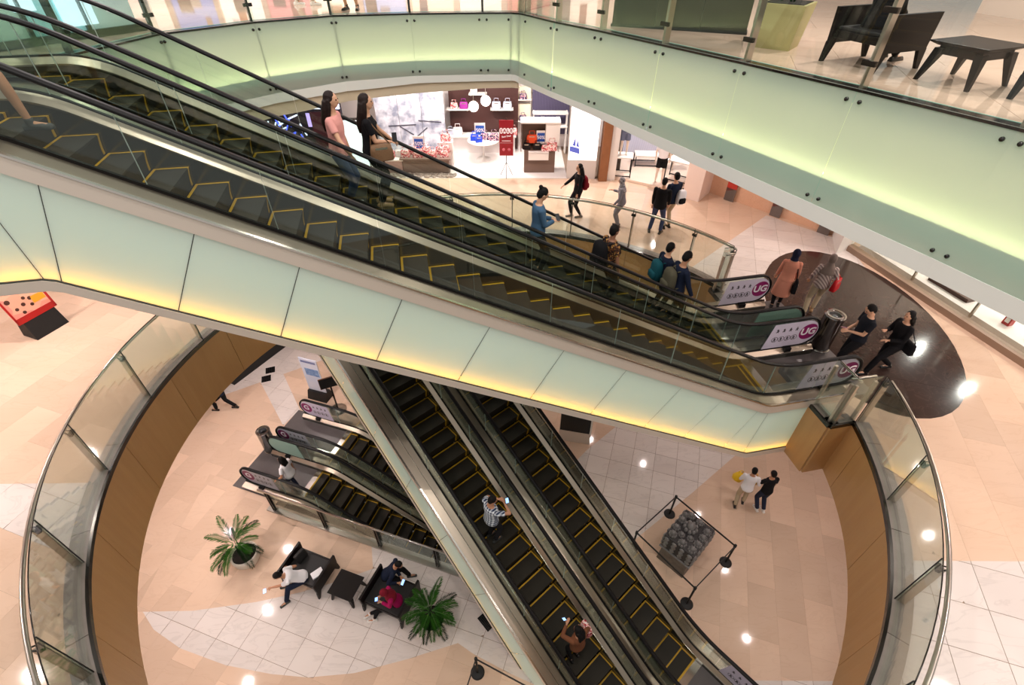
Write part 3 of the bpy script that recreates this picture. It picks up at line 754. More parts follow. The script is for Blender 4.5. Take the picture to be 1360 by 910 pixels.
def straight_railing(label, pts, z, h=1.25, inward=0.05, handrail=True, posts=True, name='glass_railing', ext=None):
    root = thing(name, label, 'railing', (pts[0][0], pts[0][1], z))
    o = Vector((pts[0][0], pts[0][1], 0))
    for p, q in zip(pts, pts[1:]):
        d = Vector((q[0] - p[0], q[1] - p[1], 0)).normalized(); nn = Vector((d.y, -d.x, 0))
        a_ = Vector((p[0], p[1], 0)) - o + d * .01; b_ = Vector((q[0], q[1], 0)) - o - d * .01
        pl = [a_, b_, b_ + nn * .014, a_ + nn * .014]
        MB().prism(ccw([(v.x, v.y) for v in pl]), 0.02, h).build('glass_panel', GLASS, root)
        e_ = a_ + nn * 0.007; f_ = b_ + nn * 0.007
        MB().tube([(e_.x, e_.y, h), (f_.x, f_.y, h)], 0.008, 6).build('glass_edge', STEEL_D, root)
        if handrail:
            s_ = a_ - nn * .0 + nn * 0.13; t_ = b_ + nn * 0.13
            MB().tube([(s_.x, s_.y, h - .12), (t_.x, t_.y, h - .12)], 0.028, 8).build('handrail', STEEL, root)
        if posts:
            for c_ in (a_, b_):
                v = c_ + nn * 0.07
                MB().box((v.x, v.y, (h - .2) / 2), (0.05, 0.05, h - .2), rz=atan2(d.y, d.x)).build('post', STEEL_L, root)
    return root
straight_railing('short straight glass railing at the foot of the long escalators, near corner', [pS, ea(11.27 + .03, -1.93 + .02)], Z1)
straight_railing('short straight glass railing behind the farther long escalator foot', [ea(11.27 + .03, 2.78), pN], Z1)
straight_railing('stub of glass railing closing the gap beside the newel', [ea(11.30, -1.90), ea(11.30, -1.34)], Z1, handrail=True)

# railing along the escalator pit on the lowest floor
def pit_railing(label, u0, u1, n_, n_posts):
    root = thing('glass_railing', label, 'railing', (ec(u0, n_)[0], ec(u0, n_)[1], Z0), radians(-18.4))
    L = u1 - u0
    for i in range(n_posts):
        x = 0.25 + (L - 0.4) * i / (n_posts - 1)
        for dx in (-0.035, 0.035): MB().box((x + dx, 0, 0.5), (0.022, 0.07, 1.0)).build('post', STEEL_D, root)
    for i in range(n_posts - 1):
        x0 = 0.25 + (L - 0.4) * i / (n_posts - 1); x1 = 0.25 + (L - 0.4) * (i + 1) / (n_posts - 1)
        MB().box(((x0 + x1) / 2, 0.03, 0.52), (x1 - x0 - .02, .012, .92)).build('glass_panel', GLASS, root)
    MB().tube([(0, -0.02, 1.03), (L, -0.02, 1.03)], 0.028, 10).build('handrail', CHROME, root)
    MB().box((L / 2, 0.0, 0.03), (L, 0.16, 0.06)).build('base_channel', STEEL, root)
    return root
pit_railing('low straight glass railing with bright handrail behind the benches', -1.45, 6.1, -1.62, 5)

# ------------------------------------------------ balcony of the top floor: lit glass fascia, railing, white edge
FASC = frosted('fascia_glass', (228, 234, 222), 0.60)
SHEET = mat('light_sheet', (240, 240, 200), 0.5, emit=(234, 236, 198), estr=.50)
LEDS = mat('fascia_led', (255, 255, 210), 0.5, emit=(255, 246, 204), estr=5.5)
FBACK = mat('glowing_backboard', (176, 210, 196), 0.7, emit=(150, 210, 185), estr=.22)  # teal back board, no lamp: faint glow added to brighten the glass bands
FTRIM = mat('white_edge', (240, 240, 232), 0.5)
def strip_between(pts, z0s, z1s, th, m, par, org, name, off=0.0):
    """upright band along a polyline; th outward thickness, off pushes it towards the void"""
    rings = []; n = len(pts)
    for i, p in enumerate(pts):
        a_, b_ = pts[max(i - 1, 0)], pts[min(i + 1, n - 1)]
        d = Vector((b_[0] - a_[0], b_[1] - a_[1])).normalized(); nn = Vector((d.y, -d.x))
        q = Vector(p) + nn * off; r = q + nn * th
        z0 = z0s[i] if isinstance(z0s, (list, tuple)) else z0s; z1 = z1s[i] if isinstance(z1s, (list, tuple)) else z1s
        rings.append([(q.x - org[0], q.y - org[1], z0 - org[2]), (r.x - org[0], r.y - org[1], z0 - org[2]), (r.x - org[0], r.y - org[1], z1 - org[2]), (q.x - org[0], q.y - org[1], z1 - org[2])])
    return MB().sweep(rings).build(name, m, par)
def ramp(x, tab):
    for (a, u), (b, v) in zip(tab, tab[1:]):
        if x <= b: return u + (v - u) * max(0.0, (x - a) / (b - a))
    return tab[-1][1]
def glass_foot(p):      # the fascia deepens away from the far corner
    return ramp(p[0], [(0.15, 10.745), (0.9, 10.70), (2.5, 10.60), (3.4, 10.54), (5.6, 10.43), (7, 10.38)]) if p[0] > 0.15 else ramp(-p[0], [(-.2, 10.77), (2.3, 10.77), (5.3, 10.67), (8, 10.62)])
def white_foot(p):
    return ramp(p[0], [(0.15, 10.61), (0.98, 10.585), (1.83, 10.51), (2.44, 10.44), (3.4, 10.34), (4.3, 10.27), (5.6, 10.20), (7, 10.15)]) if p[0] > 0.15 else ramp(-p[0], [(-.2, 10.64), (2.2, 10.62), (3.7, 10.52), (5.4, 10.48), (8, 10.42)])
def cream_foot(p):
    return ramp(-p[0], [(-.2, 10.47), (.75, 10.46), (2.2, 10.39), (3.2, 10.34), (4.8, 10.22), (8, 10.1)])
def balcony(label, seams, rail_label, pm):
    root = thing('balcony_fascia', label, 'fascia', (seams[0][0], seams[0][1], 10.75)); org = (seams[0][0], seams[0][1], 10.75)
    for p, q in zip(seams, seams[1:]):
        d = Vector((q[0] - p[0], q[1] - p[1])); L = d.length; d /= L; nn = Vector((d.y, -d.x))
        def quad(o0, o1, f0, f1, gap, name, m, dz0=0.0, dz1=0.0, sheet=False):
            """f0, f1: share of the height between foot and floor"""
            a_ = Vector(p) + d * gap; b_ = Vector(q) - d * gap; zs = []
            for e in (p, q):
                g = glass_foot(e); zs.append((g + (12.02 - g) * f0 + dz0 - org[2], g + (12.02 - g) * f1 + dz1 - org[2]))
            def cor(o):
                u, v = a_ + nn * o, b_ + nn * o
                return [(u.x - org[0], u.y - org[1], zs[0][0]), (v.x - org[0], v.y - org[1], zs[1][0]), (v.x - org[0], v.y - org[1], zs[1][1]), (u.x - org[0], u.y - org[1], zs[0][1])]
            if sheet: return pane_mb(cor(o1), cor(o0)).build(name, m, root)
            return MB().hexa(cor(o0), cor(o1)).build(name, m, root)
        quad(0.195, 0.207, 0, 1, 0.005, 'fascia_panel', [FASC, CLEAR], sheet=True)
        quad(0.015, 0.03, .27, .86, 0.0, 'light_sheet', SHEET)
        quad(0.07, 0.10, .255, .255, 0.0, 'led_strip', LEDS, 0, .02)
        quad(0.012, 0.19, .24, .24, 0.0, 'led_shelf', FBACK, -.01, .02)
        quad(0.012, 0.02, 0, .24, 0.0, 'glow_backboard', FBACK)
        quad(0.012, 0.02, .83, 1, 0.0, 'glow_backboard', FBACK)
        if L > 0.5:
            for e, s in ((Vector(p) + d * .09, 1), (Vector(q) - d * .09, -1)):
                for z in (glass_foot(p if s > 0 else q) + .10, 11.88):
                    c_ = e + nn * 0.22; M = Matrix.Translation((c_.x - org[0], c_.y - org[1], z - org[2])) @ Matrix.Rotation(atan2(nn.y, nn.x), 4, 'Z') @ Matrix.Rotation(pi / 2, 4, 'Y')
                    b_ = MB().lathe([(0.026, -0.012), (0.026, 0.010), (0.014, 0.018)], n=10); b_.v = [tuple(M @ Vector(v)) for v in b_.v]; b_.build('bolt', STEEL_D, root)
    fine = []
    for p, q in zip(seams, seams[1:]):
        for i in range(4): fine.append((p[0] + (q[0] - p[0]) * i / 4, p[1] + (q[1] - p[1]) * i / 4))
    fine.append(seams[-1])
    strip_between(fine, [white_foot(p) for p in fine], [glass_foot(p) + .004 for p in fine], 0.05, FTRIM, root, org, 'white_edge', 0.165)
    strip_between(fine, 11.985, 12.015, 0.22, STEEL_D, root, org, 'top_channel', 0.0)
    rail = thing('glass_railing', rail_label, 'railing', (seams[0][0], seams[0][1], Z2)); o2 = (seams[0][0], seams[0][1], Z2)
    for k, (p, q) in enumerate(zip(seams, seams[1:])):
        d = Vector((q[0] - p[0], q[1] - p[1])); L = d.length; d /= L; nn = Vector((d.y, -d.x))
        a_ = Vector(p) + d * .006; b_ = Vector(q) - d * .006
        pl = [a_ + nn * 0.2, b_ + nn * 0.2, b_ + nn * 0.212, a_ + nn * 0.212]
        MB().prism(ccw([(v.x - o2[0], v.y - o2[1]) for v in pl]), 0.022, 1.18).build('glass_panel', GLASS, rail)
        if L > 0.5 or k == 0:
            c_ = Vector(p) + nn * 0.10
            MB().box((c_.x - o2[0], c_.y - o2[1], 0.55), (0.045, 0.13, 1.08), rz=atan2(d.y, d.x)).build('post', pm, rail)
            c2 = Vector(p) + nn * 0.19
            for zc in (0.3, 0.85): MB().box((c2.x - o2[0], c2.y - o2[1], zc), (0.17, 0.05, 0.06), rz=atan2(d.y, d.x)).build('clamp', STEEL_D, rail)
    strip_between([p for p in seams], 13.10, 13.15, 0.06, STEEL, rail, o2, 'handrail', 0.03)
    return root
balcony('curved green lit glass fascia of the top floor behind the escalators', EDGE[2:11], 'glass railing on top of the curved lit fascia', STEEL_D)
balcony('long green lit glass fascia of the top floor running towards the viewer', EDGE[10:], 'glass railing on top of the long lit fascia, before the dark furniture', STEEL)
# pale bulkhead hanging behind the white edge over the shop fronts
bk = thing('trim_3', 'cream bulkhead under the balcony over the shop fronts', 'trim', (EDGE[2][0], EDGE[2][1], 10.0)); bk['kind'] = 'structure'; del bk['category']
pts = EDGE[2:11]; org = (EDGE[2][0], EDGE[2][1], 10.0)
fine = []
for p, q in zip(pts, pts[1:]):
    for i in range(3): fine.append((p[0] + (q[0] - p[0]) * i / 3, p[1] + (q[1] - p[1]) * i / 3))
strip_between(fine, [cream_foot(p) for p in fine], [10.9 for p in fine], 0.05, CREAM, bk, org, 'bulkhead', 0.10)
# ------------------------------------------------ people
SKIN = [mat('skin_light', (214, 164, 132), 0.55), mat('skin_tan', (188, 136, 104), 0.55), mat('skin_brown', (150, 104, 78), 0.55)]
HAIR = mat('dark_hair', (15, 12, 11), 0.6, spec=.2, bump=(60, 0.4))
HAIRB = mat('brown_hair', (34, 20, 16), 0.55, spec=.25, bump=(60, 0.4))
EYE = mat('eye_dark', (20, 16, 16), 0.2); LIPM = mat('lips', (160, 84, 80), 0.5)
def cloth(name, col, rough=0.85, vary=None): return mat(name, col, rough, spec=0.2, bump=(45, 0.25), vary=vary)
def plaid(name, base, dark, scale):
    m = bpy.data.materials.new(name); m.use_nodes = True; nt = m.node_tree; N = nt.nodes.new; L = nt.links.new
    p = nt.nodes['Principled BSDF']; p.inputs['Roughness'].default_value = 0.85
    tc = N('ShaderNodeTexCoord'); mp = N('ShaderNodeMapping'); mp.inputs['Rotation'].default_value = (0, 0, 0); L(tc.outputs['Object'], mp.inputs[0])
    vs = []
    for d in ('X', 'Z'):
        w = N('ShaderNodeTexWave'); w.bands_direction = d; w.inputs['Scale'].default_value = scale; L(mp.outputs[0], w.inputs['Vector'])
        g = N('ShaderNodeMath'); g.operation = 'GREATER_THAN'; g.inputs[1].default_value = 0.5; L(w.outputs['Fac'], g.inputs[0]); vs.append(g)
    a = N('ShaderNodeMath'); a.operation = 'ADD'; L(vs[0].outputs[0], a.inputs[0]); L(vs[1].outputs[0], a.inputs[1])
    r = N('ShaderNodeMath'); r.operation = 'MULTIPLY'; r.inputs[1].default_value = 0.5; L(a.outputs[0], r.inputs[0])
    mx = N('ShaderNodeMix'); mx.data_type = 'RGBA'; mx.inputs[6].default_value = rgb(*dark); mx.inputs[7].default_value = rgb(*base); L(r.outputs[0], mx.inputs[0]); L(mx.outputs[2], p.inputs['Base Color'])
    return m
def stripes(name, a_, b_, scale, d='DIAGONAL'):
    m = bpy.data.materials.new(name); m.use_nodes = True; nt = m.node_tree; N = nt.nodes.new; L = nt.links.new
    p = nt.nodes['Principled BSDF']; p.inputs['Roughness'].default_value = 0.85
    tc = N('ShaderNodeTexCoord'); w = N('ShaderNodeTexWave'); w.bands_direction = d; w.inputs['Scale'].default_value = scale
    mx = N('ShaderNodeMix'); mx.data_type = 'RGBA'; mx.inputs[6].default_value = rgb(*a_); mx.inputs[7].default_value = rgb(*b_)
    L(tc.outputs['Object'], w.inputs['Vector']); L(w.outputs['Fac'], mx.inputs[0]); L(mx.outputs[2], p.inputs['Base Color'])
    return m
def blotch(name, cols, scale):
    m = bpy.data.materials.new(name); m.use_nodes = True; nt = m.node_tree; N = nt.nodes.new; L = nt.links.new
    p = nt.nodes['Principled BSDF']; p.inputs['Roughness'].default_value = 0.8
    tc = N('ShaderNodeTexCoord'); v = N('ShaderNodeTexVoronoi'); v.inputs['Scale'].default_value = scale; r = N('ShaderNodeValToRGB'); r.color_ramp.interpolation = 'CONSTANT'
    sp = N('ShaderNodeSeparateColor'); L(tc.outputs['Object'], v.inputs['Vector']); L(v.outputs['Color'], sp.inputs[0]); L(sp.outputs[0], r.inputs[0])
    e = r.color_ramp.elements; e[0].color = rgb(*cols[0]); e[1].position = 1.0 / len(cols); e[1].color = rgb(*cols[1])
    for i, c in enumerate(cols[2:]): k = e.new((i + 2) / len(cols)); k.color = rgb(*c)
    L(r.outputs[0], p.inputs['Base Color'])
    return m

PEND = []          # shapes waiting to be fused: (object, voxel)
def fuse(mb, name, m, parent, voxel, smooth=4):
    o = mb.build(name, m, parent)
    r = o.modifiers.new('r', 'REMESH'); r.mode = 'VOXEL'; r.voxel_size = voxel; r.use_smooth_shade = True
    s = o.modifiers.new('s', 'SMOOTH'); s.factor = 0.5; s.iterations = smooth
    PEND.append(o); return o
def settle():
    dg = bpy.context.evaluated_depsgraph_get()
    for o in PEND:
        me = bpy.data.meshes.new_from_object(o.evaluated_get(dg)); old = o.data; m = list(old.materials)
        o.modifiers.clear(); me.materials.clear()
        for k in m: me.materials.append(k)
        me.polygons.foreach_set('material_index', [0] * len(me.polygons)); o.data = me; bpy.data.meshes.remove(old)
    PEND.clear()

def ik(a, t, l1, l2, pole):
    a, t = Vector(a), Vector(t); d = t - a; L = d.length
    if L > (l1 + l2) * 0.995: t = a + d * ((l1 + l2) * 0.995 / L); d = t - a; L = d.length
    L = max(L, abs(l1 - l2) + 0.02); u = d.normalized()
    x = (l1 * l1 - l2 * l2 + L * L) / (2 * L); h = sqrt(max(0.0, l1 * l1 - x * x))
    p = Vector(pole); p = p - u * p.dot(u)
    if p.length < 1e-4: p = Vector((0, 1, 0)) - u * u.y
    return a + u * x + p.normalized() * h, t

def person(label, loc, face, H=1.68, pelvis=(0, 0, 0.93), lean=0.0, side=0.0, twist=0.0, head=(0, 0), feet=None, hands=None, elbow=None, knees=None, skin=1, top=None, sleeve='short', bottom=None, legs='trousers',
           shoe=None, hair='short', hairm=None, hood=None, coat=None, group=None, build=1.0, female=False, curl=0.5):
    """local frame: x to the figure's right, y ahead, z up, in metres for a height of 1.70; face: plan angle the figure looks along"""
    k = H / 1.70
    root = thing('person', label, 'person', loc, radians(face) - pi / 2, group)
    up = Matrix.Translation((0, 0, 0)) @ Matrix.Scale(k, 4)
    P = Vector(pelvis)
    T = Matrix.Translation(P) @ Matrix.Rotation(radians(twist), 4, 'Z') @ Matrix.Rotation(-radians(lean), 4, 'X') @ Matrix.Rotation(radians(side), 4, 'Y')
    t3 = T.to_3x3()
    sw = (0.165 if female else 0.185) * build; hip = 0.088
    feet = feet or ((-0.10, 0.0, 0, 0), (0.10, 0.02, 0, 0))
    hands = hands or ((-0.27, 0.05, 0.80), (0.27, 0.05, 0.80))
    body, shirt, trou = MB(), MB(), MB()
    # trunk, as elliptical rings up the spine
    rows = [(-0.10, .135, .105, 0), (-0.02, .160, .118, -.005), (0.08, .145, .105, 0), (0.18, .132 if female else .142, .098, .004), (0.30, .150, .112 if female else .110, .008), (0.40, .168, .108, .004), (0.465, .150, .088, 0), (0.505, .085, .065, 0), (0.53, .052, .052, .004), (0.60, .048, .05, .012)]
    def trunk(mb_, grow, z0=-9, z1=9, g2=None):
        rings = []
        for (z, rx, ry, fy) in rows:
            if not (z0 <= z <= z1): continue
            g = grow if g2 is None else grow + (g2 - grow) * max(0, min(1, (0.30 - z) / 0.40))
            rings.append([T @ Vector(((rx * build + g) * cos(a), (ry * build + g) * sin(a) + fy, z)) for a in [2 * pi * i / 16 for i in range(16)]])
        mb_.sweep(rings)
    trunk(body, 0.0)
    if top: trunk(shirt, 0.016, -0.15, 0.51, 0.028)
    # head
    hc = T @ Vector((0, 0.02, 0.60)); HM = Matrix.Translation(hc) @ Matrix.Rotation(radians(twist + head[1]), 4, 'Z') @ Matrix.Rotation(-radians(lean * 0.55 + head[0]), 4, 'X')
    h3 = HM.to_3x3()
    def hb(mb_, c, r, n=12): mb_.ball(HM @ Vector(c), r, n, M=h3)
    hb(body, (0, 0.01, 0.105), (.074, .092, .108)); hb(body, (0, 0.035, 0.045), (.052, .058, .05)); hb(body, (0, .103, .082), (.012, .016, .02), 8)
    for s in (-1, 1): hb(body, (s * .076, 0, .09), (.012, .022, .03), 8)
    body.tube([T @ Vector((0, 0.0, .50)), HM @ Vector((0, 0, .06))], [.056, .052], 10)
    # arms and hands
    l1, l2 = 0.285, 0.245
    for s, hnd in ((-1, hands[0]), (1, hands[1])):
        sh = T @ Vector((s * sw, 0, 0.445))
        pole = Vector((s * 0.5, -0.6, -0.8)) if not elbow else Vector(elbow[0 if s < 0 else 1])
        e_, w_ = ik(sh, hnd, l1, l2, pole)
        body.ball(sh, .052, 10); body.tube([sh, sh.lerp(e_, .5), e_], [.047, .043, .036], 10); body.ball(e_, .037, 8); body.tube([e_, e_.lerp(w_, .4), w_], [.037, .035, .025], 10); body.ball(w_, .026, 8)
        d = (w_ - e_).normalized(); acr = d.cross(Vector((0, 0, 1)));
        if acr.length < .1: acr = Vector((1, 0, 0))
        acr.normalize(); nrm = acr.cross(d).normalized()          # palm looks along -nrm
        pc = w_ + d * .045
        body.tube([w_ + d * .01, pc, w_ + d * .085], [.024, .034, .034], 10, flat=0.55)
        for f in range(4):
            o_ = acr * (-.028 + .0187 * f); ln = (.036, .042, .045, .034)[f]
            b0 = w_ + d * .08 + o_; dd = (d - nrm * curl * .5).normalized(); b1 = b0 + dd * ln; d2 = (d - nrm * curl * 1.6).normalized(); b2 = b1 + d2 * ln * .9
            body.tube([b0, b1, b2], [.0098, .0095, .008], 6); body.ball(b2, .0085, 6)
        th = w_ + d * .03 - acr * s * -.03; tdir = (d * .7 - acr * s * -.6 - nrm * curl * .7).normalized()
        body.tube([th, th + tdir * .035, th + tdir * .035 + (tdir + d * .6).normalized() * .03], [.013, .011, .009], 6)
        if top and sleeve != 'none':
            g = .016
            if sleeve == 'short': shirt.ball(sh, .068, 10); shirt.tube([sh, sh.lerp(e_, .62)], [.064, .060], 12)
            else: shirt.ball(sh, .068, 10); shirt.tube([sh, sh.lerp(e_, .5), e_], [.064, .058, .052], 12); shirt.ball(e_, .052, 10); shirt.tube([e_, e_.lerp(w_, .5), e_.lerp(w_, .95)], [.052, .047, .040], 12)
    # legs
    m1, m2 = 0.43, 0.42
    ankles = []
    for i, s in enumerate((-1, 1)):
        fx, fy, fz, fyaw = feet[i]
        hp = T @ Vector((s * hip, 0, -0.06)); an = Vector((fx, fy, fz + 0.085))
        pole = Vector((s * 0.12, 1, 0.1)) if not knees else Vector(knees[i])
        kn, an = ik(hp, an, m1, m2, pole); ankles.append(an)
        body.ball(hp, .082, 10); body.tube([hp, hp.lerp(kn, .5), kn], [.082, .069, .050], 12); body.ball(kn, .051, 10); body.tube([kn, kn.lerp(an, .35), an], [.049, .050, .033], 12)
        fd = Matrix.Rotation(radians(fyaw), 3, 'Z') @ Vector((0, 1, 0)); to = an + fd * .15 + Vector((0, 0, -.055)); he = an - fd * .045 + Vector((0, 0, -.05))
        body.tube([he, an + fd * .04 + Vector((0, 0, -.04)), to], [.032, .035, .026], 10); body.ball(an, .036, 8)
        if shoe:
            sm_ = MB(); zz = Vector((0, 0, -.05))
            sm_.tube([an - fd * .062 + zz, an + fd * .02 + zz, an + fd * .10 + zz - Vector((0, 0, .006)), an + fd * .175 + zz - Vector((0, 0, .012))], [.034, .043, .044, .03], 12, flat=0.8)
            sm_.ball(an + fd * .165 + zz - Vector((0, 0, .01)), .033, 10); sm_.ball(an - fd * .055 + zz, .034, 10); sm_.tube([an + Vector((0, 0, .03)), an + zz], [.042, .042], 10)
            c_ = an + fd * .055 + Vector((0, 0, -.078)); sm_.box(c_, (.078, .262, .022), rz=radians(fyaw))
            sm_.v = [tuple(up @ Vector(v)) for v in sm_.v]
            fuse(sm_, 'shoe', shoe, root, 0.011, 2)
        if legs == 'trousers':
            trou.ball(hp, .104, 12); trou.tube([hp, hp.lerp(kn, .5), kn], [.102, .088, .068], 14); trou.ball(kn, .068, 10); trou.tube([kn, kn.lerp(an, .4), an + (kn - an).normalized() * .02], [.068, .066, .058], 14)
        elif legs == 'slim':
            trou.ball(hp, .098, 12); trou.tube([hp, hp.lerp(kn, .5), kn], [.096, .080, .060], 14); trou.ball(kn, .060, 10); trou.tube([kn, kn.lerp(an, .35), an + (kn - an).normalized() * .03], [.060, .060, .044], 14)
        elif legs == 'shorts':
            trou.ball(hp, .104, 12); trou.tube([hp, hp.lerp(kn, .9)], [.104, .090], 14)
    if legs in ('trousers', 'slim', 'shorts'): trunk(trou, 0.012, -0.2, 0.10)
    if legs == 'skirt':
        mid = (ankles[0] + ankles[1]) / 2
        a_ = T @ Vector((0, 0, .08)); hem = Vector((mid.x, mid.y, 0.50))
        rings = []
        for i in range(6):
            q = i / 5; c = a_.lerp(hem, q); rx = .155 + .07 * q; ry = .115 + .08 * q
            rings.append([c + Vector((rx * cos(t), ry * sin(t), 0)) for t in [2 * pi * j / 18 for j in range(18)]])
        trou.sweep(rings)
    for mb_, nm, mt, vx in ((body, 'body', SKIN[skin], 0.0105), (shirt, 'shirt' if sleeve == 'short' else 'jacket', top, 0.014), (trou, 'skirt' if legs == 'skirt' else 'trousers', bottom, 0.014)):
        if mb_.v and mt:
            mb_.v = [tuple(up @ Vector(v)) for v in mb_.v]; fuse(mb_, nm, mt, root, vx * max(k, .9))
    if coat:                                  # long loose coat over the top
        cm, zh = coat; co = MB(); rings = []
        for (z, rx, ry, fy) in rows[3:8]: rings.append([T @ Vector(((rx * build + .026) * cos(a), (ry * build + .03) * sin(a) + fy, z)) for a in [2 * pi * i / 18 for i in range(18)]])
        low = []
        for i in range(6):
            q = i / 5; z = zh + (P.z + 0.10 - zh) * q; f_ = 1 - q
            low.append([Vector((P.x + (.172 + .055 * f_) * cos(a), P.y + (.125 + .075 * f_) * sin(a), z)) for a in [2 * pi * j / 18 for j in range(18)]])
        co.sweep(low + rings)
        co.v = [tuple(up @ Vector(v)) for v in co.v]; fuse(co, 'coat', cm, root, 0.015)
    # face
    for s in (-1, 1):
        e_ = MB().ball(HM @ Vector((s * .032, .088, .112)), .0115, 8); e_.v = [tuple(up @ Vector(v)) for v in e_.v]; e_.build('eye', EYE, root)
    mo = MB(); mo.ball(HM @ Vector((0, .092, .048)), (.022, .008, .007), 10, M=h3); mo.v = [tuple(up @ Vector(v)) for v in mo.v]; mo.build('mouth', LIPM, root)
    # hair or hood
    hm_ = hairm or HAIR; ha = MB()
    if hood:
        hb(ha, (0, -.005, .105), (.098, .104, .124)); hb(ha, (0, .0, .03), (.085, .085, .08))
        rings = []
        for (z, rx, ry) in ((.60, .075, .08), (.53, .10, .10), (.45, .165, .125), (.36, .185, .145), (.30, .175, .14)):
            rings.append([T @ Vector((rx * cos(a), ry * sin(a) + .005, z)) for a in [2 * pi * i / 18 for i in range(18)]])
        ha.sweep(rings[:2] if coat else rings)
        ha.v = [tuple(up @ Vector(v)) for v in ha.v]; o = fuse(ha, 'headscarf', hood, root, 0.012)
        # the face shows in front of the scarf
        fc = MB(); hb(fc, (0, .062, .085), (.058, .050, .075)); hb(fc, (0, .112, .078), (.011, .014, .018), 8); fc.v = [tuple(up @ Vector(v)) for v in fc.v]; fuse(fc, 'face', SKIN[skin], root, 0.008, 2)
    elif hair != 'none':
        hb(ha, (0, -.014, .128), (.086, .098, .104)); hb(ha, (0, -.045, .085), (.078, .066, .085))
        if hair == 'bun': ha.ball(HM @ Vector((0, -.10, .20)), .042, 10); ha.ball(HM @ Vector((0, -.07, .18)), .04, 10)
        if hair == 'long':
            for s in (-1, 0, 1):
                ha.tube([HM @ Vector((s * .05, -.06, .10)), HM @ Vector((s * .062, -.085, -.02)), T @ Vector((s * .06, -.115, .40)), T @ Vector((s * .05, -.12, .27))], [.055, .06, .052, .022], 10)
            for s in (-1, 1): ha.tube([HM @ Vector((s * .076, -.015, .12)), HM @ Vector((s * .088, -.02, .01)), T @ Vector((s * .095, -.03, .42))], [.028, .034, .022], 10)
        if hair == 'mid':
            for s in (-1, 0, 1): ha.tube([HM @ Vector((s * .05, -.05, .10)), HM @ Vector((s * .058, -.07, .0)), T @ Vector((s * .06, -.10, .46))], [.055, .055, .03], 10)
            for s in (-1, 1): ha.tube([HM @ Vector((s * .074, -.01, .12)), HM @ Vector((s * .084, -.02, .01))], [.028, .03], 10)
        ha.v = [tuple(up @ Vector(v)) for v in ha.v]; fuse(ha, 'hair', hm_, root, 0.011)
    root['_T'] = 0
    del root['_T']
    loc = Vector(loc); R3 = Matrix.Rotation(radians(face) - pi / 2, 3, 'Z')
    return lambda v, inT=False: loc + R3 @ ((T @ Vector(v)) * k if inT else Vector(v) * k)

def backpack(label, at, face, m, m2, size=(0.30, 0.17, 0.44), tilt=0.0):
    """at: centre of the pack; face: plan angle the wearer looks along"""
    root = thing('backpack', label, 'backpack', at, radians(face) - pi / 2)
    w, d, h = size
    b = MB(); M = Matrix.Rotation(radians(-tilt), 4, 'X')
    rings = []
    for z, sx, sy in ((-.5, .8, .8), (-.42, 1, 1), (-.1, 1, 1.05), (.25, .96, .95), (.42, .8, .75), (.5, .45, .4)):
        rings.append([M @ Vector((sx * w / 2 * (abs(cos(a)) ** .5) * (1 if cos(a) > 0 else -1), sy * d / 2 * (abs(sin(a)) ** .6) * (1 if sin(a) > 0 else -1), z * h)) for a in [2 * pi * i / 20 for i in range(20)]])
    b.sweep(rings, smooth=True); b.build('bag_body', m, root)
    p_ = MB(); rings = []
    for z, s_ in ((-.40, .7), (-.34, 1), (-.08, 1), (-.02, .7)):
        rings.append([M @ Vector((s_ * w * .38 * (abs(cos(a)) ** .5) * (1 if cos(a) > 0 else -1), -d / 2 + s_ * .05 * (abs(sin(a)) ** .6) * (1 if sin(a) > 0 else -1), z * h)) for a in [2 * pi * i / 16 for i in range(16)]])
    p_.sweep(rings, smooth=True); p_.build('front_pocket', m2, root)
    for s in (-1, 1):
        MB().tube([M @ Vector(q) for q in ((s * w * .28, d * .45, h * .40), (s * w * .36, d * .75, h * .46), (s * w * .40, d * 1.55, h * .30), (s * w * .40, d * 1.75, 0.0), (s * w * .46, d * 1.2, -h * .25), (s * w * .44, d * .45, -h * .36))], .018, 8, flat=.5).build('strap', m2, root)
    MB().tube([M @ Vector(q) for q in ((-.04, d * .3, h * .48), (-.03, d * .3, h * .56), (.03, d * .3, h * .56), (.04, d * .3, h * .48))], .008, 6).build('top_loop', m2, root)
    return root
def handbag(label, at, rz, m, size=(0.32, 0.12, 0.22), strap_to=None, trimm=None, taper=0.85):
    root = thing('handbag', label, 'bag', at, radians(rz)); w, d, h = size
    rings = []
    for z, s_ in ((0, .9), (.06, 1), (.6, .96), (1.0, taper)):
        rings.append([Vector((s_ * w / 2 * (abs(cos(a)) ** .4) * (1 if cos(a) > 0 else -1), (1.05 - .45 * z) * d / 2 * (abs(sin(a)) ** .5) * (1 if sin(a) > 0 else -1), z * h)) for a in [2 * pi * i / 20 for i in range(20)]])
    MB().sweep(rings, smooth=True).build('bag_body', m, root)
    MB().box((0, -d * .33, h * .78), (w * .5, .012, .03)).build('clasp', trimm or STEEL, root)
    if strap_to:
        t = Matrix.Rotation(-radians(rz), 3, 'Z') @ (Vector(strap_to) - Vector(at))
        MB().tube([(-w * .42, 0, h * .92), Vector((-w * .25, 0, h)).lerp(t, .6), t, Vector((w * .25, 0, h)).lerp(t, .6), (w * .42, 0, h * .92)], .010, 6).build('strap', m, root)
    return root
PHONE = mat('phone_body', (22, 22, 26), 0.2); PSCR = mat('phone_screen', (150, 190, 255), 0.3, emit=(150, 196, 255), estr=1.3)
def phone(label, at, rz, tilt, m=PHONE, scr=True):
    root = thing('phone', label, 'phone', at, radians(rz)); M = Matrix.Rotation(radians(tilt), 4, 'X')
    MB().box((0, 0, 0), (.075, .15, .010), M=M).build('phone_case', m, root, bevel=.004)
    if scr: MB().box((0, 0, .0058), (.066, .135, .001), M=M).build('screen', PSCR, root)

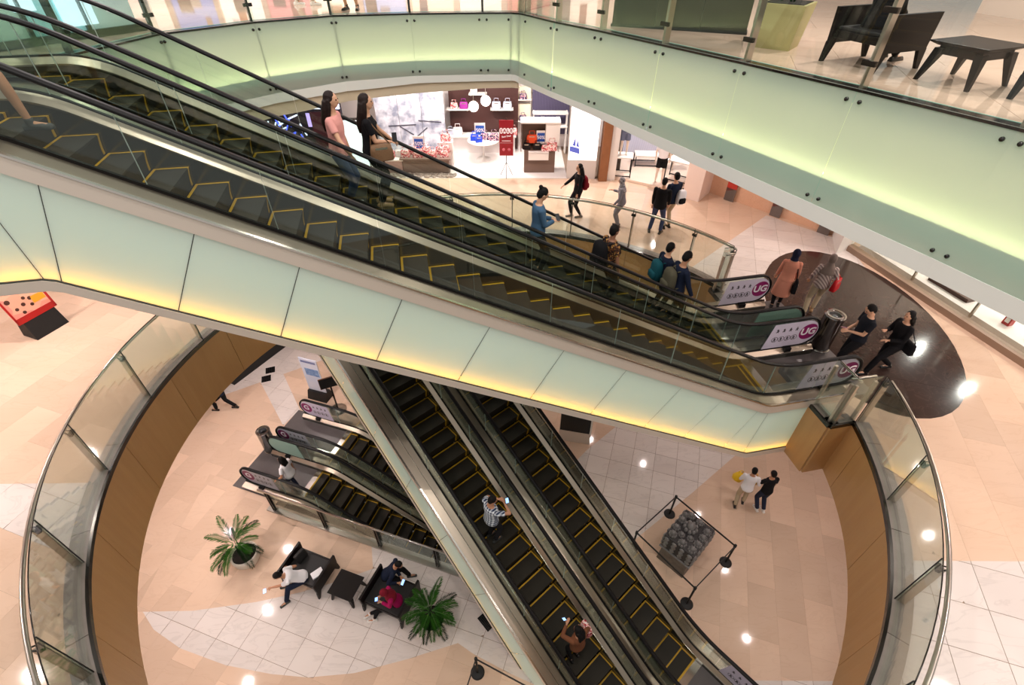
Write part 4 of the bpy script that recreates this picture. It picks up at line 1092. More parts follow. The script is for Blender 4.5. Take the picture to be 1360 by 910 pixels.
# materials of the clothes
c_pink = cloth('pink_tee', (226, 158, 150)); c_jean = cloth('blue_jeans', (62, 72, 104)); c_jeanD = cloth('dark_jeans', (40, 46, 66)); c_black = cloth('black_cloth', (20, 19, 22)); c_blackT = cloth('black_tee', (26, 28, 36))
c_denim = cloth('denim_shirt', (70, 100, 128)); c_char = cloth('charcoal_trousers', (32, 30, 34)); c_navy = cloth('navy_jacket', (26, 34, 54)); c_white = cloth('white_shirt', (236, 234, 236)); c_khaki = cloth('khaki_trousers', (186, 168, 140))
c_grey = cloth('grey_jacket', (140, 136, 142)); c_peach = cloth('peach_coat', (216, 142, 118)); c_olive = cloth('olive_bag', (86, 82, 66)); c_teal = cloth('teal_bag', (22, 78, 88)); c_red = cloth('red_bag', (176, 24, 30), 0.5)
c_mag = cloth('magenta_top', (168, 20, 88)); c_maroon = cloth('maroon_scarf', (120, 22, 40)); c_greysc = cloth('grey_scarf', (126, 112, 104)); c_navysc = cloth('navy_scarf', (30, 32, 56)); c_brownbag = cloth('taupe_bag', (122, 92, 66), 0.5); c_maroonbag = cloth('maroon_pack', (122, 22, 34))
c_batik = blotch('batik_print', [(36, 20, 14), (84, 44, 20), (36, 20, 14), (190, 140, 70), (120, 66, 26), (24, 14, 12)], 38)
c_plaid = plaid('blue_plaid', (232, 240, 246), (30, 50, 84), 5)
c_stripe = stripes('striped_cardigan', (206, 190, 182), (120, 100, 96), 7)
c_spot = blotch('patterned_grey_scarf', [(150, 146, 150), (96, 92, 100), (196, 190, 190)], 60)
c_brownT = cloth('brown_blouse', (120, 76, 52)); c_navysh = cloth('navy_shorts', (40, 42, 58)); c_yel = mat('yellow_plastic', (246, 200, 20), 0.35)
s_black = mat('black_leather', (18, 17, 18), 0.3); s_white = mat('white_trainer', (232, 228, 222), 0.5); s_tan = mat('tan_shoe', (176, 138, 96), 0.5); s_grey = mat('grey_trainer', (120, 116, 112), 0.6); s_dk = mat('dark_trainer', (52, 54, 52), 0.6)

def af(u, n):      # point on the farther long escalator, height of its tread there
    k = math.floor((u + .04) / .4); z = max(Z1, 11.923 - .4 * SLOPE - (.4 * k - .04) * SLOPE)
    p = ea(u, n); return (p[0], p[1], z)
# --- riders of the farther long escalator
p = person('woman in a pink tee and jeans with long brown hair riding the escalator', af(2.92, 0.98), -2, 1.64, female=True, top=c_pink, bottom=c_jean, legs='slim', hair='long', hairm=HAIRB, shoe=s_white, hands=((-.24, .08, .82), (.33, .30, .93)), skin=0, lean=2, elbow=((-.3, -.8, -.4), (.6, -.7, -.5)))
p = person('woman in black with a taupe bag holding the far handrail', af(3.36, 1.42), 12, 1.70, female=True, top=c_black, bottom=c_black, legs='trousers', hair='long', hairm=HAIRB, shoe=s_tan, hands=((-.30, .33, .96), (.06, .30, 1.05)), skin=0, lean=1)
handbag('taupe leather handbag hanging at the hip of the woman in black', p((.24, .16, .84)), 20, c_brownbag, (0.36, 0.13, 0.24), p((.14, .02, 1.44)))
phone('phone held by the woman in black on the escalator', p((.02, .38, 1.10)), 10, 50, scr=False)
p = person('woman in a blue denim shirt with a hair bun looking at her hands', af(6.08, 1.20), 14, 1.70, female=True, top=c_denim, sleeve='long', bottom=c_char, legs='slim', hair='bun', shoe=s_grey, hands=((-.04, .28, 1.10), (.05, .28, 1.10)), head=(28, 0), skin=0)
phone('phone in the hands of the woman in the denim shirt', p((0, .37, 1.14)), 14, 35, scr=False)
p = person('man in a brown batik print shirt carrying a black backpack', af(7.58, 1.22), 22, 1.72, top=c_batik, bottom=c_char, legs='trousers', shoe=s_dk, hands=((-.24, .10, .80), (.28, .08, .80)), head=(5, 6), skin=2, build=1.08)
backpack('big black backpack on the man in the batik shirt', p((0, -.235, 1.20)), 22, c_black, c_black, (0.36, 0.22, 0.52))
p = person('dark-haired man with a teal backpack, farther one of the two abreast', af(9.02, 1.50), 16, 1.70, top=c_navy, sleeve='long', bottom=c_black, legs='trousers', shoe=s_dk, head=(8, 10), skin=0)
backpack('teal backpack of the farther rider', p((0, -.20, 1.14)), 16, c_teal, c_teal, (0.32, 0.18, 0.46))
p = person('man in a navy jacket with an olive backpack, nearer one of the two abreast', af(9.10, 0.98), 14, 1.78, top=c_navy, sleeve='long', bottom=c_black, legs='trousers', shoe=s_dk, hands=((-.25, .02, .80), (.30, .18, .84)), head=(22, 12), skin=1)
backpack('olive grey backpack of the nearer rider', p((-.02, -.215, 1.16)), 14, c_olive, c_olive, (0.34, 0.20, 0.50))
# --- the one stepping onto the clad escalator at its top
k_ = ea(-0.10, -0.62)
person('walker in navy shorts and dark trainers at the top of the escalator', (k_[0], k_[1], 12.0), 12, 1.72, top=c_white, bottom=c_navysh, legs='shorts', shoe=s_dk, feet=((-.09, -.30, 0.0, 0), (.08, .30, 0, 0)), pelvis=(0, 0, .89), lean=4, skin=1)
# --- middle floor
p = person('woman with long hair and a maroon backpack walking past the shops', (2.08, 15.12, Z1), 195, 1.70, female=True, top=c_black, sleeve='long', bottom=c_char, legs='slim', hair='long', shoe=s_grey, hands=((-.20, .10, .85), (.16, .46, 1.02)), feet=((-.08, -.12, 0, 0), (.08, .14, 0, 0)), skin=0)
backpack('maroon backpack on the woman walking past the shops', p((0, -.20, 1.14)), 195, c_maroonbag, c_maroonbag, (0.30, 0.16, 0.42))
p = person('woman in grey with a patterned headscarf behind the glass railing', (3.36, 14.45, Z1), 165, 1.56, female=True, top=c_grey, sleeve='long', bottom=c_grey, legs='trousers', hood=c_spot, shoe=s_black, hands=((-.30, .22, .92), (.22, .34, 1.18)), lean=6, skin=1)
handbag('small black bag of the woman with the patterned scarf', p((.24, -.06, .72)), 75, c_black, (0.22, 0.09, 0.18), p((-.10, 0, 1.30)))
p = person('man in a black jacket and blue jeans seen from behind, standing', (4.42, 14.02, Z1), 62, 1.72, top=c_black, sleeve='long', bottom=c_jean, legs='trousers', shoe=s_black, feet=((-.17, 0, 0, 20), (.15, .04, 0, -10)), hands=((-.24, .12, .82), (.2, .2, .9)), build=1.1, skin=0)
p = person('man in a navy shirt and pale trousers talking to the one in black', (4.86, 14.36, Z1), 110, 1.74, top=c_navy, sleeve='long', bottom=c_khaki, legs='trousers', shoe=s_black, hands=((-.2, .2, .92), (.24, .14, .86)), skin=0)
backpack('white and grey backpack hanging from one shoulder by the shop door', p((.16, -.18, 1.06)), 110, c_white, c_black, (0.30, 0.17, 0.44))
p = person('woman in a long peach coat and navy headscarf seen from behind', (6.62, 10.16, Z1), 66, 1.62, female=True, top=c_peach, sleeve='long', bottom=c_black, legs='slim', hood=c_navysc, shoe=s_black, coat=(c_peach, 0.45), hands=((-.22, .20, .86), (.24, .16, .86)), feet=((-.08, -.04, 0, 0), (.08, .12, 0, 0)), skin=0)
handbag('black shoulder bag of the woman in the peach coat', p((.25, -.06, .62)), 66, c_black, (0.26, 0.11, 0.30), p((.12, -.06, 1.38)))
p = person('woman in a striped cardigan with a grey brown headscarf', (7.36, 9.94, Z1), 62, 1.62, female=True, top=c_stripe, sleeve='long', bottom=c_khaki, legs='trousers', hood=c_greysc, shoe=s_tan, hands=((-.26, .16, .90), (.26, .20, .98)), feet=((-.10, -.16, 0, 0), (.08, .16, 0, 0)), skin=0)
handbag('bright red handbag on the arm of the woman in the striped cardigan', p((.30, -.02, .86)), 40, c_red, (0.36, 0.13, 0.27), p((.24, .05, 1.30)))
p = person('man in a navy tee looking down at his phone by the steel bin', (7.18, 7.92, Z1), 172, 1.70, top=c_blackT, bottom=c_black, legs='trousers', shoe=s_black, hands=((-.02, .25, 1.06), (.07, .26, 1.06)), head=(32, 0), skin=0, feet=((-.10, .16, 0, 0), (.10, -.14, 0, 0)))
phone('phone in the hands of the man in the navy tee', p((.03, .36, 1.11)), 172, 30, mat('mauve_case', (150, 80, 120), .4), False)
p = person('woman all in black with dark hair striding over the dark oval', (7.95, 7.86, Z1), 186, 1.64, female=True, top=c_black, sleeve='long', bottom=c_black, legs='trousers', hair='mid', shoe=s_black, feet=((-.06, .36, 0, 0), (.06, -.28, .04, 0)), pelvis=(0, 0, .88), lean=5, hands=((-.06, .26, .98), (.10, .30, 1.14)), skin=0)
handbag('black bag carried by the woman striding in black', p((-.22, -.10, .78)), 96, c_black, (0.32, 0.12, 0.24), p((-.14, -.02, 1.36)))
# --- top floor: only feet and legs come into view
person('person with bare legs and black shoes beyond the curved railing', (-3.66, 13.6, Z2), 265, 1.66, female=True, top=c_navy, bottom=c_char, legs='skirt', hair='long', shoe=s_black, feet=((-.13, 0, 0, 12), (.13, 0, 0, -12)), skin=0)
person('walker in white trainers on the top floor behind the railing', (-4.95, 14.3, Z2), 10, 1.68, top=c_grey, bottom=c_khaki, legs='trousers', shoe=s_white, feet=((-.08, -.2, 0, 0), (.08, .2, 0, 0)))
# --- lowest floor
p = person('man in a white shirt and khaki trousers wearing a dark cap', (6.92, 8.36, Z0), 68, 1.66, top=c_white, sleeve='long', bottom=c_khaki, legs='trousers', shoe=s_black, hands=((-.16, .32, 1.0), (.22, .30, 1.05)), feet=((-.10, -.14, 0, 10), (.12, .10, 0, 0)), lean=8, skin=1)
p2 = person('person in a black top and jeans beside the man in white', (7.46, 8.26, Z0), 98, 1.68, top=c_black, bottom=c_jeanD, legs='trousers', shoe=s_white, hands=((-.22, .36, 1.15), (.24, .12, .84)), feet=((-.08, -.10, 0, 0), (.10, -.16, 0, 0)), lean=6, skin=1)
def sack(label, at, m, size=.2):
    root = thing('plastic_bag', label, 'bag', at)
    rings = []
    for i, (z, r_) in enumerate(((0, .6), (.15, .95), (.5, 1.0), (.8, .7), (1.0, .35))):
        rings.append([(size * r_ * (1 + .12 * sin(3 * a + i)) * cos(a), size * .7 * r_ * (1 + .15 * sin(4 * a + 2 * i)) * sin(a), z * size * 1.7) for a in [2 * pi * q / 20 for q in range(20)]])
    MB().sweep(rings, smooth=True).build('bag_body', m, root)
    for s in (-1, 1): MB().tube([(s * .05, 0, size * 1.6), (s * .07, 0, size * 2.1), (0, 0, size * 2.4)], .012, 6).build('handle', m, root)
sack('bright yellow plastic bag held by the person in black', p2((-.20, .42, .72)), c_yel, .19)
sack('bright yellow plastic bag held by the man in white', p((-.24, .36, .70)), c_yel, .19)
p = person('person in dark trousers walking by the wall of the well', (-10.3, 12.15, Z0), 178, 1.72, top=c_navy, sleeve='long', bottom=c_black, legs='trousers', shoe=s_black, feet=((-.06, .36, 0, 0), (.08, -.30, .02, 0)), pelvis=(0, 0, .87))
p = person('person in a white tee holding the rail of the pit escalator', (ec(-1.02, -.80)[0], ec(-1.02, -.80)[1], .01), 165, 1.60, female=True, top=c_white, bottom=c_jeanD, legs='slim', hair='mid', shoe=s_black, hands=((-.34, .22, .98), (.25, .05, .80)), skin=1, lean=6, build=1.08)
def bf(u, n):
    k = math.floor(u / .4); z = max(0, 4.353 - .4 * SLOPE - .4 * k * SLOPE); q = pB(n)
    return (q[0] + BU[0] * u, q[1] + BU[1] * u, z)
p = person('rider in a blue and white plaid shirt looking at a phone', bf(3.33, -.66), 40, 1.72, top=c_plaid, sleeve='short', bottom=c_char, legs='trousers', shoe=s_dk, hands=((-.14, .30, 1.22), (.16, .26, 1.46)), elbow=((-.9, -.1, -.4), (.9, -.1, -.4)), head=(18, -30), skin=1, build=1.14)
phone('lit phone of the rider in the plaid shirt', p((.20, .30, 1.58)), 20, 70)
p = person('rider in a brown blouse with a phone, lower on the steep escalator', bf(6.12, -.60), 125, 1.62, female=True, top=c_brownT, sleeve='long', bottom=c_black, legs='slim', hair='mid', shoe=s_black, hands=((-.06, .36, 1.34), (.26, .22, 1.02)), elbow=((-.9, -.1, -.4), (.8, -.2, -.4)), head=(26, 12), skin=1, build=1.1)
phone('lit phone of the rider in the brown blouse', p((-.06, .46, 1.42)), 125, 50)
handbag('red and pink floral bag of the rider in the brown blouse', p((.34, .10, .92)), -60, blotch('floral_print', [(190, 60, 70), (230, 170, 160), (120, 20, 40), (240, 220, 214)], 40), (0.32, 0.18, 0.30), p((.15, 0, 1.32)))
# --- seated on the lowest floor
p = person('man in a white shirt bent over his phone on the bench by the palm', (-5.60, 5.86, Z0), 208, 1.70, pelvis=(0, -.12, .50), lean=42, head=(8, 0), top=c_white, bottom=c_navy, legs='trousers', shoe=s_dk, feet=((-.24, .42, 0, 15), (.20, .34, 0, -10)), hands=((.02, .62, .58), (.36, .16, .62)), skin=1)
phone('pale phone held low by the man in the white shirt', p((.02, .78, .56)), 208, 15, s_white)
p = person('man in navy slumped on the far end of the double bench', (-3.28, 5.98, Z0), 0, 1.70, pelvis=(0, 0, .50), lean=34, head=(14, -20), top=c_navy, sleeve='long', bottom=c_black, legs='trousers', shoe=s_dk, feet=((-.16, .52, 0, 8), (.26, .56, 0, -4)), hands=((.12, .40, .62), (.30, .36, .66)), skin=1)
phone('phone held by the man in navy on the bench', p((.30, .50, .70)), -20, 20)
p = person('woman in a magenta top and maroon headscarf on the double bench', (-2.90, 5.32, Z0), 200, 1.68, female=True, pelvis=(0, 0, .50), lean=16, head=(18, 10), top=c_mag, sleeve='long', bottom=c_black, legs='slim', hood=c_maroon, shoe=s_white, feet=((.10, .80, .0, 10), (-.08, .66, .0, -10)), hands=((-.02, .36, .74), (.14, .34, .72)), skin=1)
phone('blue lit phone of the woman in magenta', p((.06, .46, .80)), 196, 30, mat('blue_case', (60, 110, 220), .4, emit=(60, 110, 230), estr=.3))
settle()
# ------------------------------------------------ furniture of dark wood
DWOOD = mat('dark_wood', (24, 18, 16), 0.4, spec=.25, vary=(9, (17, 13, 12), 0.3)); CUSH = mat('black_cushion', (20, 18, 18), 0.6)
def bench(label, at, rz, w=1.10, d=0.88, group=None, cushion=None):
    root = thing('bench', label, 'bench', at, rz, group)
    MB().box((0, 0, 0.36), (w - .12, d - .08, 0.10)).build('seat', DWOOD, root, bevel=.008)
    MB().box((0, 0, 0.43), (w - .14, d - .12, 0.05)).build('seat_pad', CUSH, root, bevel=.015)
    MB().box((0, d / 2 - .03, .36), (w - .12, .05, .16)).build('rail', DWOOD, root)
    for s in (-1, 1):
        x = s * (w / 2 - .03)
        MB().hexa([(x - .028, -d / 2, .24), (x + .028, -d / 2, .24), (x + .028, d / 2, .24), (x - .028, d / 2, .24)], [(x - .028, -d / 2 - .03, .69), (x + .028, -d / 2 - .03, .69), (x + .028, d / 2 + .03, .69), (x - .028, d / 2 + .03, .69)]).build('side_panel', DWOOD, root)
        for t in (-1, 1):
            y = t * (d / 2 - .06); ot = t * .03
            MB().hexa([(x - .024, y - .028 + t * .07, 0), (x + .024, y - .028 + t * .07, 0), (x + .024, y + .028 + t * .07, 0), (x - .024, y + .028 + t * .07, 0)], [(x - .028, y - .075, .26), (x + .028, y - .075, .26), (x + .028, y + .075, .26), (x - .028, y + .075, .26)]).build('leg', DWOOD, root)
    return root
def side_table(label, at, rz, w=0.70, h=0.45, d=0.66):
    root = thing('side_table', label, 'table', at, rz)
    MB().hexa([(a * (w / 2 - .08), b * (d / 2 - .08), h - .05) for a, b in ((-1, -1), (1, -1), (1, 1), (-1, 1))], [(a * w / 2, b * d / 2, h - .012) for a, b in ((-1, -1), (1, -1), (1, 1), (-1, 1))]).build('top_underside', DWOOD, root)
    MB().box((0, 0, h - .005), (w, d, .016)).build('tabletop', DWOOD, root, bevel=.004)
    for a, b in ((-1, -1), (1, -1), (1, 1), (-1, 1)):
        bx, by, tx, ty = a * (w / 2 - .03), b * (d / 2 - .03), a * (w / 2 - .12), b * (d / 2 - .12)
        MB().hexa([(bx - .022, by - .022, 0), (bx + .022, by - .022, 0), (bx + .022, by + .022, 0), (bx - .022, by + .022, 0)], [(tx - .055, ty - .055, h - .08), (tx + .055, ty - .055, h - .08), (tx + .055, ty + .055, h - .08), (tx - .055, ty + .055, h - .08)]).build('leg', DWOOD, root)
    MB().box((0, 0, h - .10), (w - .2, d - .2, .09)).build('apron', DWOOD, root)
    return root
b1 = bench('dark wooden bench beside the palm, a bent man in white on it', (-5.42, 6.16, 0), radians(-20), 1.16, 0.84)
bench('dark wooden double bench with a woman in magenta and a man in navy', (-3.10, 5.50, 0), radians(-22), 1.18, 0.92)
side_table('dark wooden table with splayed legs between the two lower benches', (-4.30, 5.72, 0), radians(-19))
pc = MB().box((0, 0, 0), (.34, .12, .30), M=Matrix.Rotation(radians(-18), 3, 'X')); o = pc.build('cushion', CUSH, None, bevel=.05); tag(o, 'black cushion leaning at the palm end of the bench', 'cushion'); o.location = (-5.66, 6.42, .60); o.rotation_euler = (0, 0, radians(60))
o = MB().box((0, 0, 0), (.30, .20, .05)).build('paper_bag', c_white, None, bevel=.01); tag(o, 'crumpled white paper bag on the bench seat', 'bag'); o.location = (-5.12, 6.0, .485); o.rotation_euler = (0, 0, .7)

LEAF = mat('palm_leaf', (44, 106, 32), 0.5, vary=(5, (86, 146, 50), 0.25)); LEAF2 = mat('palm_leaf_dark', (22, 60, 20), 0.5)
POT = mat('pale_pot', (222, 214, 200), 0.45, vary=(3, (206, 198, 184), .3)); SOIL = mat('dark_soil', (34, 26, 20), 0.9)
def frond(az, el, L, bend_, width=0.20):
    m_ = MB(); n = 16; pts = []; p = Vector((0, 0, 0)); e = el
    h = Vector((cos(az), sin(az), 0))
    for i in range(n + 1):
        pts.append(p.copy()); d = h * cos(e) + Vector((0, 0, sin(e))); p = p + d * (L / n); e -= bend_ / n
    m_.tube(pts, [.008 * (1 - .8 * i / n) for i in range(n + 1)], 5)
    side = Vector((-sin(az), cos(az), 0))
    for i in range(2, n + 1):
        for q in (0.0, 0.5):
            if i + q > n: continue
            c = pts[i].lerp(pts[min(i + 1, n)], q)
            t = (i + q) / n; ll = width * (sin(pi * min(1, .16 + .80 * t)) ** .6) * random.uniform(.85, 1.1)
            fd = (pts[min(i + 1, n)] - pts[i - 1]).normalized()
            for s in (-1, 1):
                dr = (side * s * .62 + fd * .85 + Vector((0, 0, random.uniform(-.25, .25)))).normalized(); w_ = fd.cross(dr).cross(dr).normalized() * .0062
                mid = c + dr * ll * .5 + Vector((0, 0, .006)); b_ = c + dr * ll + Vector((0, 0, -.035))
                m_.add([c, mid + w_, b_, mid - w_], [(0, 1, 2), (0, 2, 3)])
    return m_
def palm(label, at, n, L, hh, seed, lean=(0, 0), potr=.36, poth=.42):
    random.seed(seed)
    root = thing('potted_palm', label, 'plant', at)
    MB().lathe([(potr * .72, 0), (potr * .94, poth * .35), (potr, poth * .8), (potr * .98, poth), (potr * .88, poth), (potr * .86, poth - .06)], n=28).build('pot', POT, root)
    MB().lathe([(0.001, poth - .055), (potr * .87, poth - .06), (potr * .87, poth - .07)], n=24).build('soil', SOIL, root)
    for k in range(3): MB().tube([(.05 * cos(2.1 * k), .05 * sin(2.1 * k), poth - .06), (.07 * cos(2.1 * k), .07 * sin(2.1 * k), poth + hh * .5), (.06 * cos(2.1 * k), .06 * sin(2.1 * k), poth + hh)], [.028, .022, .016], 8).build('stem', LEAF2, root)
    for k in range(n):
        az = 2 * pi * k / n + random.uniform(-.25, .25); el = random.uniform(.25, 1.15) if k % 3 else random.uniform(-.1, .5)
        f = frond(az, el, L * random.uniform(.75, 1.08), random.uniform(.7, 1.3))
        o_ = Vector((.05 * cos(az) + lean[0], .05 * sin(az) + lean[1], poth + hh * random.uniform(.55, 1.0))); f.v = [tuple(Vector(v) + o_) for v in f.v]
        f.build('frond', LEAF if k % 3 else LEAF2, root)
palm('potted palm in a round pale pot standing apart beside the bench', (-7.32, 6.58, 0), 17, .80, .50, 3, lean=(-.12, .06))
palm('potted palm in a round pale pot behind the woman in magenta', (-1.98, 4.95, 0), 24, .70, .46, 9, potr=.35)

# ------------------------------------------------ carved stone block inside its belt barrier
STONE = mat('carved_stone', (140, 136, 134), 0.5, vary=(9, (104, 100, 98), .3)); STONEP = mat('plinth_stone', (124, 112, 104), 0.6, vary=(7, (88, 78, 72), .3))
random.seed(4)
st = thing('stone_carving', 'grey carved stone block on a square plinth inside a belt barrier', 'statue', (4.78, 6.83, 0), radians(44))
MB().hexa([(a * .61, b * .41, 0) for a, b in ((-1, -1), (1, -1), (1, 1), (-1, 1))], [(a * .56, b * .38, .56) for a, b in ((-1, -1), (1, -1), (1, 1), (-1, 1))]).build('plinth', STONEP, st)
MB().hexa([(a * .56, b * .42, .56) for a, b in ((-1, -1), (1, -1), (1, 1), (-1, 1))], [(a * .54, b * .44, 1.12) for a, b in ((-1, -1), (1, -1), (1, 1), (-1, 1))]).build('carved_block', mat('carved_ground_shade', (62, 58, 58), .7), st, bevel=.02)  # dark colour paints in the shade between the carved domes
def rosette(c, r, M=None):
    m_ = MB(); m_.ball((0, 0, .03), (r * .55, r * .55, r * .8), 10)
    for k in range(9):
        a = 2 * pi * k / 9; m_.ball((r * .72 * cos(a), r * .72 * sin(a), -.01), (r * .27, r * .27, r * .42), 8)
    R_ = M if M is not None else Matrix.Identity(3)
    m_.v = [tuple(R_ @ Vector(v) + Vector(c)) for v in m_.v]; return m_
rosette((0.08, .05, 1.20), .21).build('rosette', STONE, st)
for (x, y, r) in ((-.40, -.30, .12), (-.16, -.32, .12), (.08, -.33, .12), (.32, -.32, .12), (-.42, -.02, .13), (-.24, .12, .10), (.40, -.05, .12), (.42, .22, .12), (-.40, .28, .12), (-.14, .33, .11), (.14, .33, .12), (.34, .36, .10), (-.16, -.10, .10)):
    rosette((x, y, 1.14 + random.uniform(-.02, .05)), r).build('rosette', STONE, st)
for s, ax in ((-1, 'y'), (1, 'y'), (-1, 'x'), (1, 'x')):
    L_ = .48 if ax == 'y' else .34
    for i in range(6 if ax == 'y' else 4):
        t = -L_ + 2 * L_ * i / (5 if ax == 'y' else 3)
        for z, h_ in ((1.02, .07), (.86, .10), (.69, .08)):
            c = (t, s * .44, z) if ax == 'y' else (s * .55, t, z)
            m_ = MB(); m_.ball(c, (.075, .045, h_) if ax == 'y' else (.045, .075, h_), 8); m_.build('relief', STONE, st)
MB().box((0, 0, .585), (1.20, .92, .05)).build('ledge', STONE, st, bevel=.01)
def stanchion(label, at, ends):
    root = thing('stanchion', label, 'barrier post', (at[0], at[1], 0))
    MB().lathe([(.165, 0), (.165, .014), (.13, .028), (.03, .04)], n=22).build('base', BLACKM, root)
    MB().tube([(0, 0, .03), (0, 0, .93)], .026, 10).build('pole', BLACKM, root)
    MB().lathe([(.035, .86), (.038, .88), (.038, .97), (.02, .985)], n=12).build('head', BLACKM, root)
    for e in ends:
        d = Vector((e[0] - at[0], e[1] - at[1], 0)); L_ = d.length; a = atan2(d.y, d.x); m_ = MB().box((L_ / 2, 0, .925), (L_ - .06, .022, .05), M=Matrix.Rotation(a, 4, 'Z')); m_.build('belt', BLACKM, root)
q1, q2, q3, q4 = (4.74, 8.02), (5.95, 6.55), (4.58, 5.45), (3.40, 6.92)
stanchion('black belt post at the far corner of the stone carving', q1, [q2])
stanchion('black belt post before the beige floor, right of the carving', q2, [q3])
stanchion('black belt post nearest the viewer, close to the escalator and carving', q3, [q4])
stanchion('black belt post half hidden by the escalator handrail near the carving', q4, [q1])
stanchion('lone black belt post with two belts below the steep clad escalator', (-.80, 3.88), [(.35, 3.35), (-1.1, 2.9)])

# ------------------------------------------------ bins, standees, screens
def bin_(label, at, h=.97, r=.21):
    root = thing('litter_bin', label, 'bin', at)
    MB().lathe([(r * .9, 0), (r, .02), (r, h - .05), (r * 1.03, h - .04), (r * 1.03, h), (r * .62, h + .004), (r * .56, h - .03), (r * .56, h - .14)], n=32).build('shell', mat('bin_steel', (150, 146, 144), .14, 1.0), root)
    MB().lathe([(0.001, h - .12), (r * .56, h - .12)], n=24).build('opening', BLACKM, root)
    MB().lathe([(r * 1.0, .0), (r * 1.05, .0), (r * 1.05, .05), (r * 1.0, .06)], n=32).build('foot_ring', CHROME, root)
bin_('round polished steel bin by the newel of the long escalators', (7.02, 8.62, Z1), .97)
bin_('round steel bin at the head of the pit escalators', (-8.05, 10.36, Z0), 1.0)
PRINTR = blotch('menu_print', [(226, 150, 130), (232, 166, 140), (222, 140, 126), (236, 176, 150)], 3); REDP = mat('red_print', (170, 26, 24), .4); PK = mat('pinkish_print', (236, 176, 160), .4); OR = mat('orange_print', (238, 160, 40), .4); BRN = mat('brown_print', (70, 36, 24), .4)
ps = thing('poster_stand', 'big red and pink food poster on a black wedge base', 'sign', (-11.05, 9.2, Z1), radians(-20.5))
# local x points at the reader
MB().hexa([(.16, -.34, 0), (.16, .40, 0), (-.34, .40, 0), (-.34, -.34, 0)], [(.02, -.32, .46), (.02, .38, .46), (-.24, .38, .46), (-.24, -.32, .46)]).build('wedge_base', BLACKM, ps)
tl = Matrix.Translation((.03, 0.02, .46)) @ Matrix.Rotation(radians(-12), 4, 'Y')
MB().box((-.012, 0, .62), (.024, .86, 1.26), M=tl).build('poster_board', PRINTR, ps)
MB().box((.002, 0, .05), (.004, .86, .14), M=tl).build('red_band', REDP, ps)
MB().box((.002, .41, .62), (.004, .05, 1.26), M=tl).build('red_edge', REDP, ps)
MB().box((.002, -.41, .62), (.004, .04, 1.26), M=tl).build('red_edge', REDP, ps)
random.seed(8)
for (y, z, r, m_) in ((-.20, .72, .055, BRN), (-.06, .84, .06, BRN), (.10, .40, .04, BRN), (.16, .56, .04, BRN), (.22, .72, .045, BRN), (.0, .46, .035, BRN), (-.08, .34, .04, BRN), (.27, .9, .05, BRN), (-.24, .30, .035, BRN), (-.30, .52, .05, BRN), (-.16, .18, .035, BRN), (.06, .26, .035, BRN), (.30, .5, .04, BRN), (-.30, .95, .05, BRN), (.14, .95, .05, BRN)):
    MB().lathe([(.001, .003), (r, .0), (r * 1.1, -.004)], n=12).build('printed_dish', m_, ps).matrix_local = tl @ Matrix.Translation((.004, y, z)) @ Matrix.Rotation(pi / 2, 4, 'Y')
MB().box((.004, .24, .34), (.003, .26, .16), M=tl).build('orange_flash', OR, ps)
MB().lathe([(.001, .003), (.17, .0)], n=24).build('printed_plate', WHITE, ps).matrix_local = tl @ Matrix.Translation((.004, .02, 1.12)) @ Matrix.Rotation(pi / 2, 4, 'Y')
MB().lathe([(.001, .004), (.07, .0)], n=16).build('printed_dish', mat('red_soup', (214, 90, 50), .4), ps).matrix_local = tl @ Matrix.Translation((.006, .02, 1.12)) @ Matrix.Rotation(pi / 2, 4, 'Y')

sd = thing('banner_stand', 'pale blue leaning banner on a black base beyond the pit escalators', 'sign', (-7.12, 12.78, Z0), radians(-18))
MB().hexa([(-.40, -.22, 0), (.40, -.22, 0), (.40, .25, 0), (-.40, .25, 0)], [(-.38, -.12, .36), (.38, -.12, .36), (.38, .16, .36), (-.38, .16, .36)]).build('wedge_base', BLACKM, sd)
MB().box((0, -.02, 1.14), (.72, .03, 1.58)).build('banner_board', mat('blue_banner', (196, 204, 226), .4, vary=(1.5, (226, 228, 236), .3)), sd)
MB().box((.04, -.037, 1.30), (.56, .004, .34)).build('printed_picture', mat('blue_picture', (70, 110, 170), .4, vary=(8, (150, 180, 214), .2)), sd)
MB().box((0, -.037, 1.78), (.6, .004, .10)).build('printed_heading', mat('slate_print', (110, 120, 160), .5), sd)
tv = thing('display_stand', 'black display screen on a pole stand by the steep escalator', 'screen', (-6.30, 12.15, Z0), radians(25))
MB().lathe([(.30, 0), (.30, .015), (.05, .04)], n=24).build('base', STEEL, tv)
MB().tube([(0, 0, .03), (0, 0, 1.3)], .03, 10).build('pole', STEEL_D, tv)
MB().box((0, -.05, 1.45), (.62, .05, .42), rz=0).build('screen', BLACKM, tv); MB().box((0, -.045, 1.45), (.66, .04, .46)).build('screen_frame', mat('bronze_frame', (112, 74, 56), .4, .6), tv)
ks = thing('display_case', 'stone kiosk with a black screen face behind the steep escalators', 'kiosk', (2.12, 10.72, Z0), radians(-12))
MB().box((0, .2, .95), (1.06, .44, 1.9)).build('case_body', mat('kiosk_stone', (206, 192, 180), .4), ks); MB().box((-.02, -.03, 1.22), (.98, .03, 1.30)).build('screen', BLACKM, ks)
MB().box((.50, -.035, 1.22), (.05, .02, 1.34)).build('white_edge', WHITE, ks)
ds = thing('reception_desk', 'long black desk standing beyond the pit by the well wall', 'desk', (-10.05, 14.9, Z0), radians(62))
MB().box((0, 0, .5), (3.2, .5, 1.0)).build('desk_front', BLACKM, ds); MB().box((0, 0, 1.02), (3.3, .6, .04)).build('desk_top', mat('desk_top', (30, 30, 34), .2), ds)
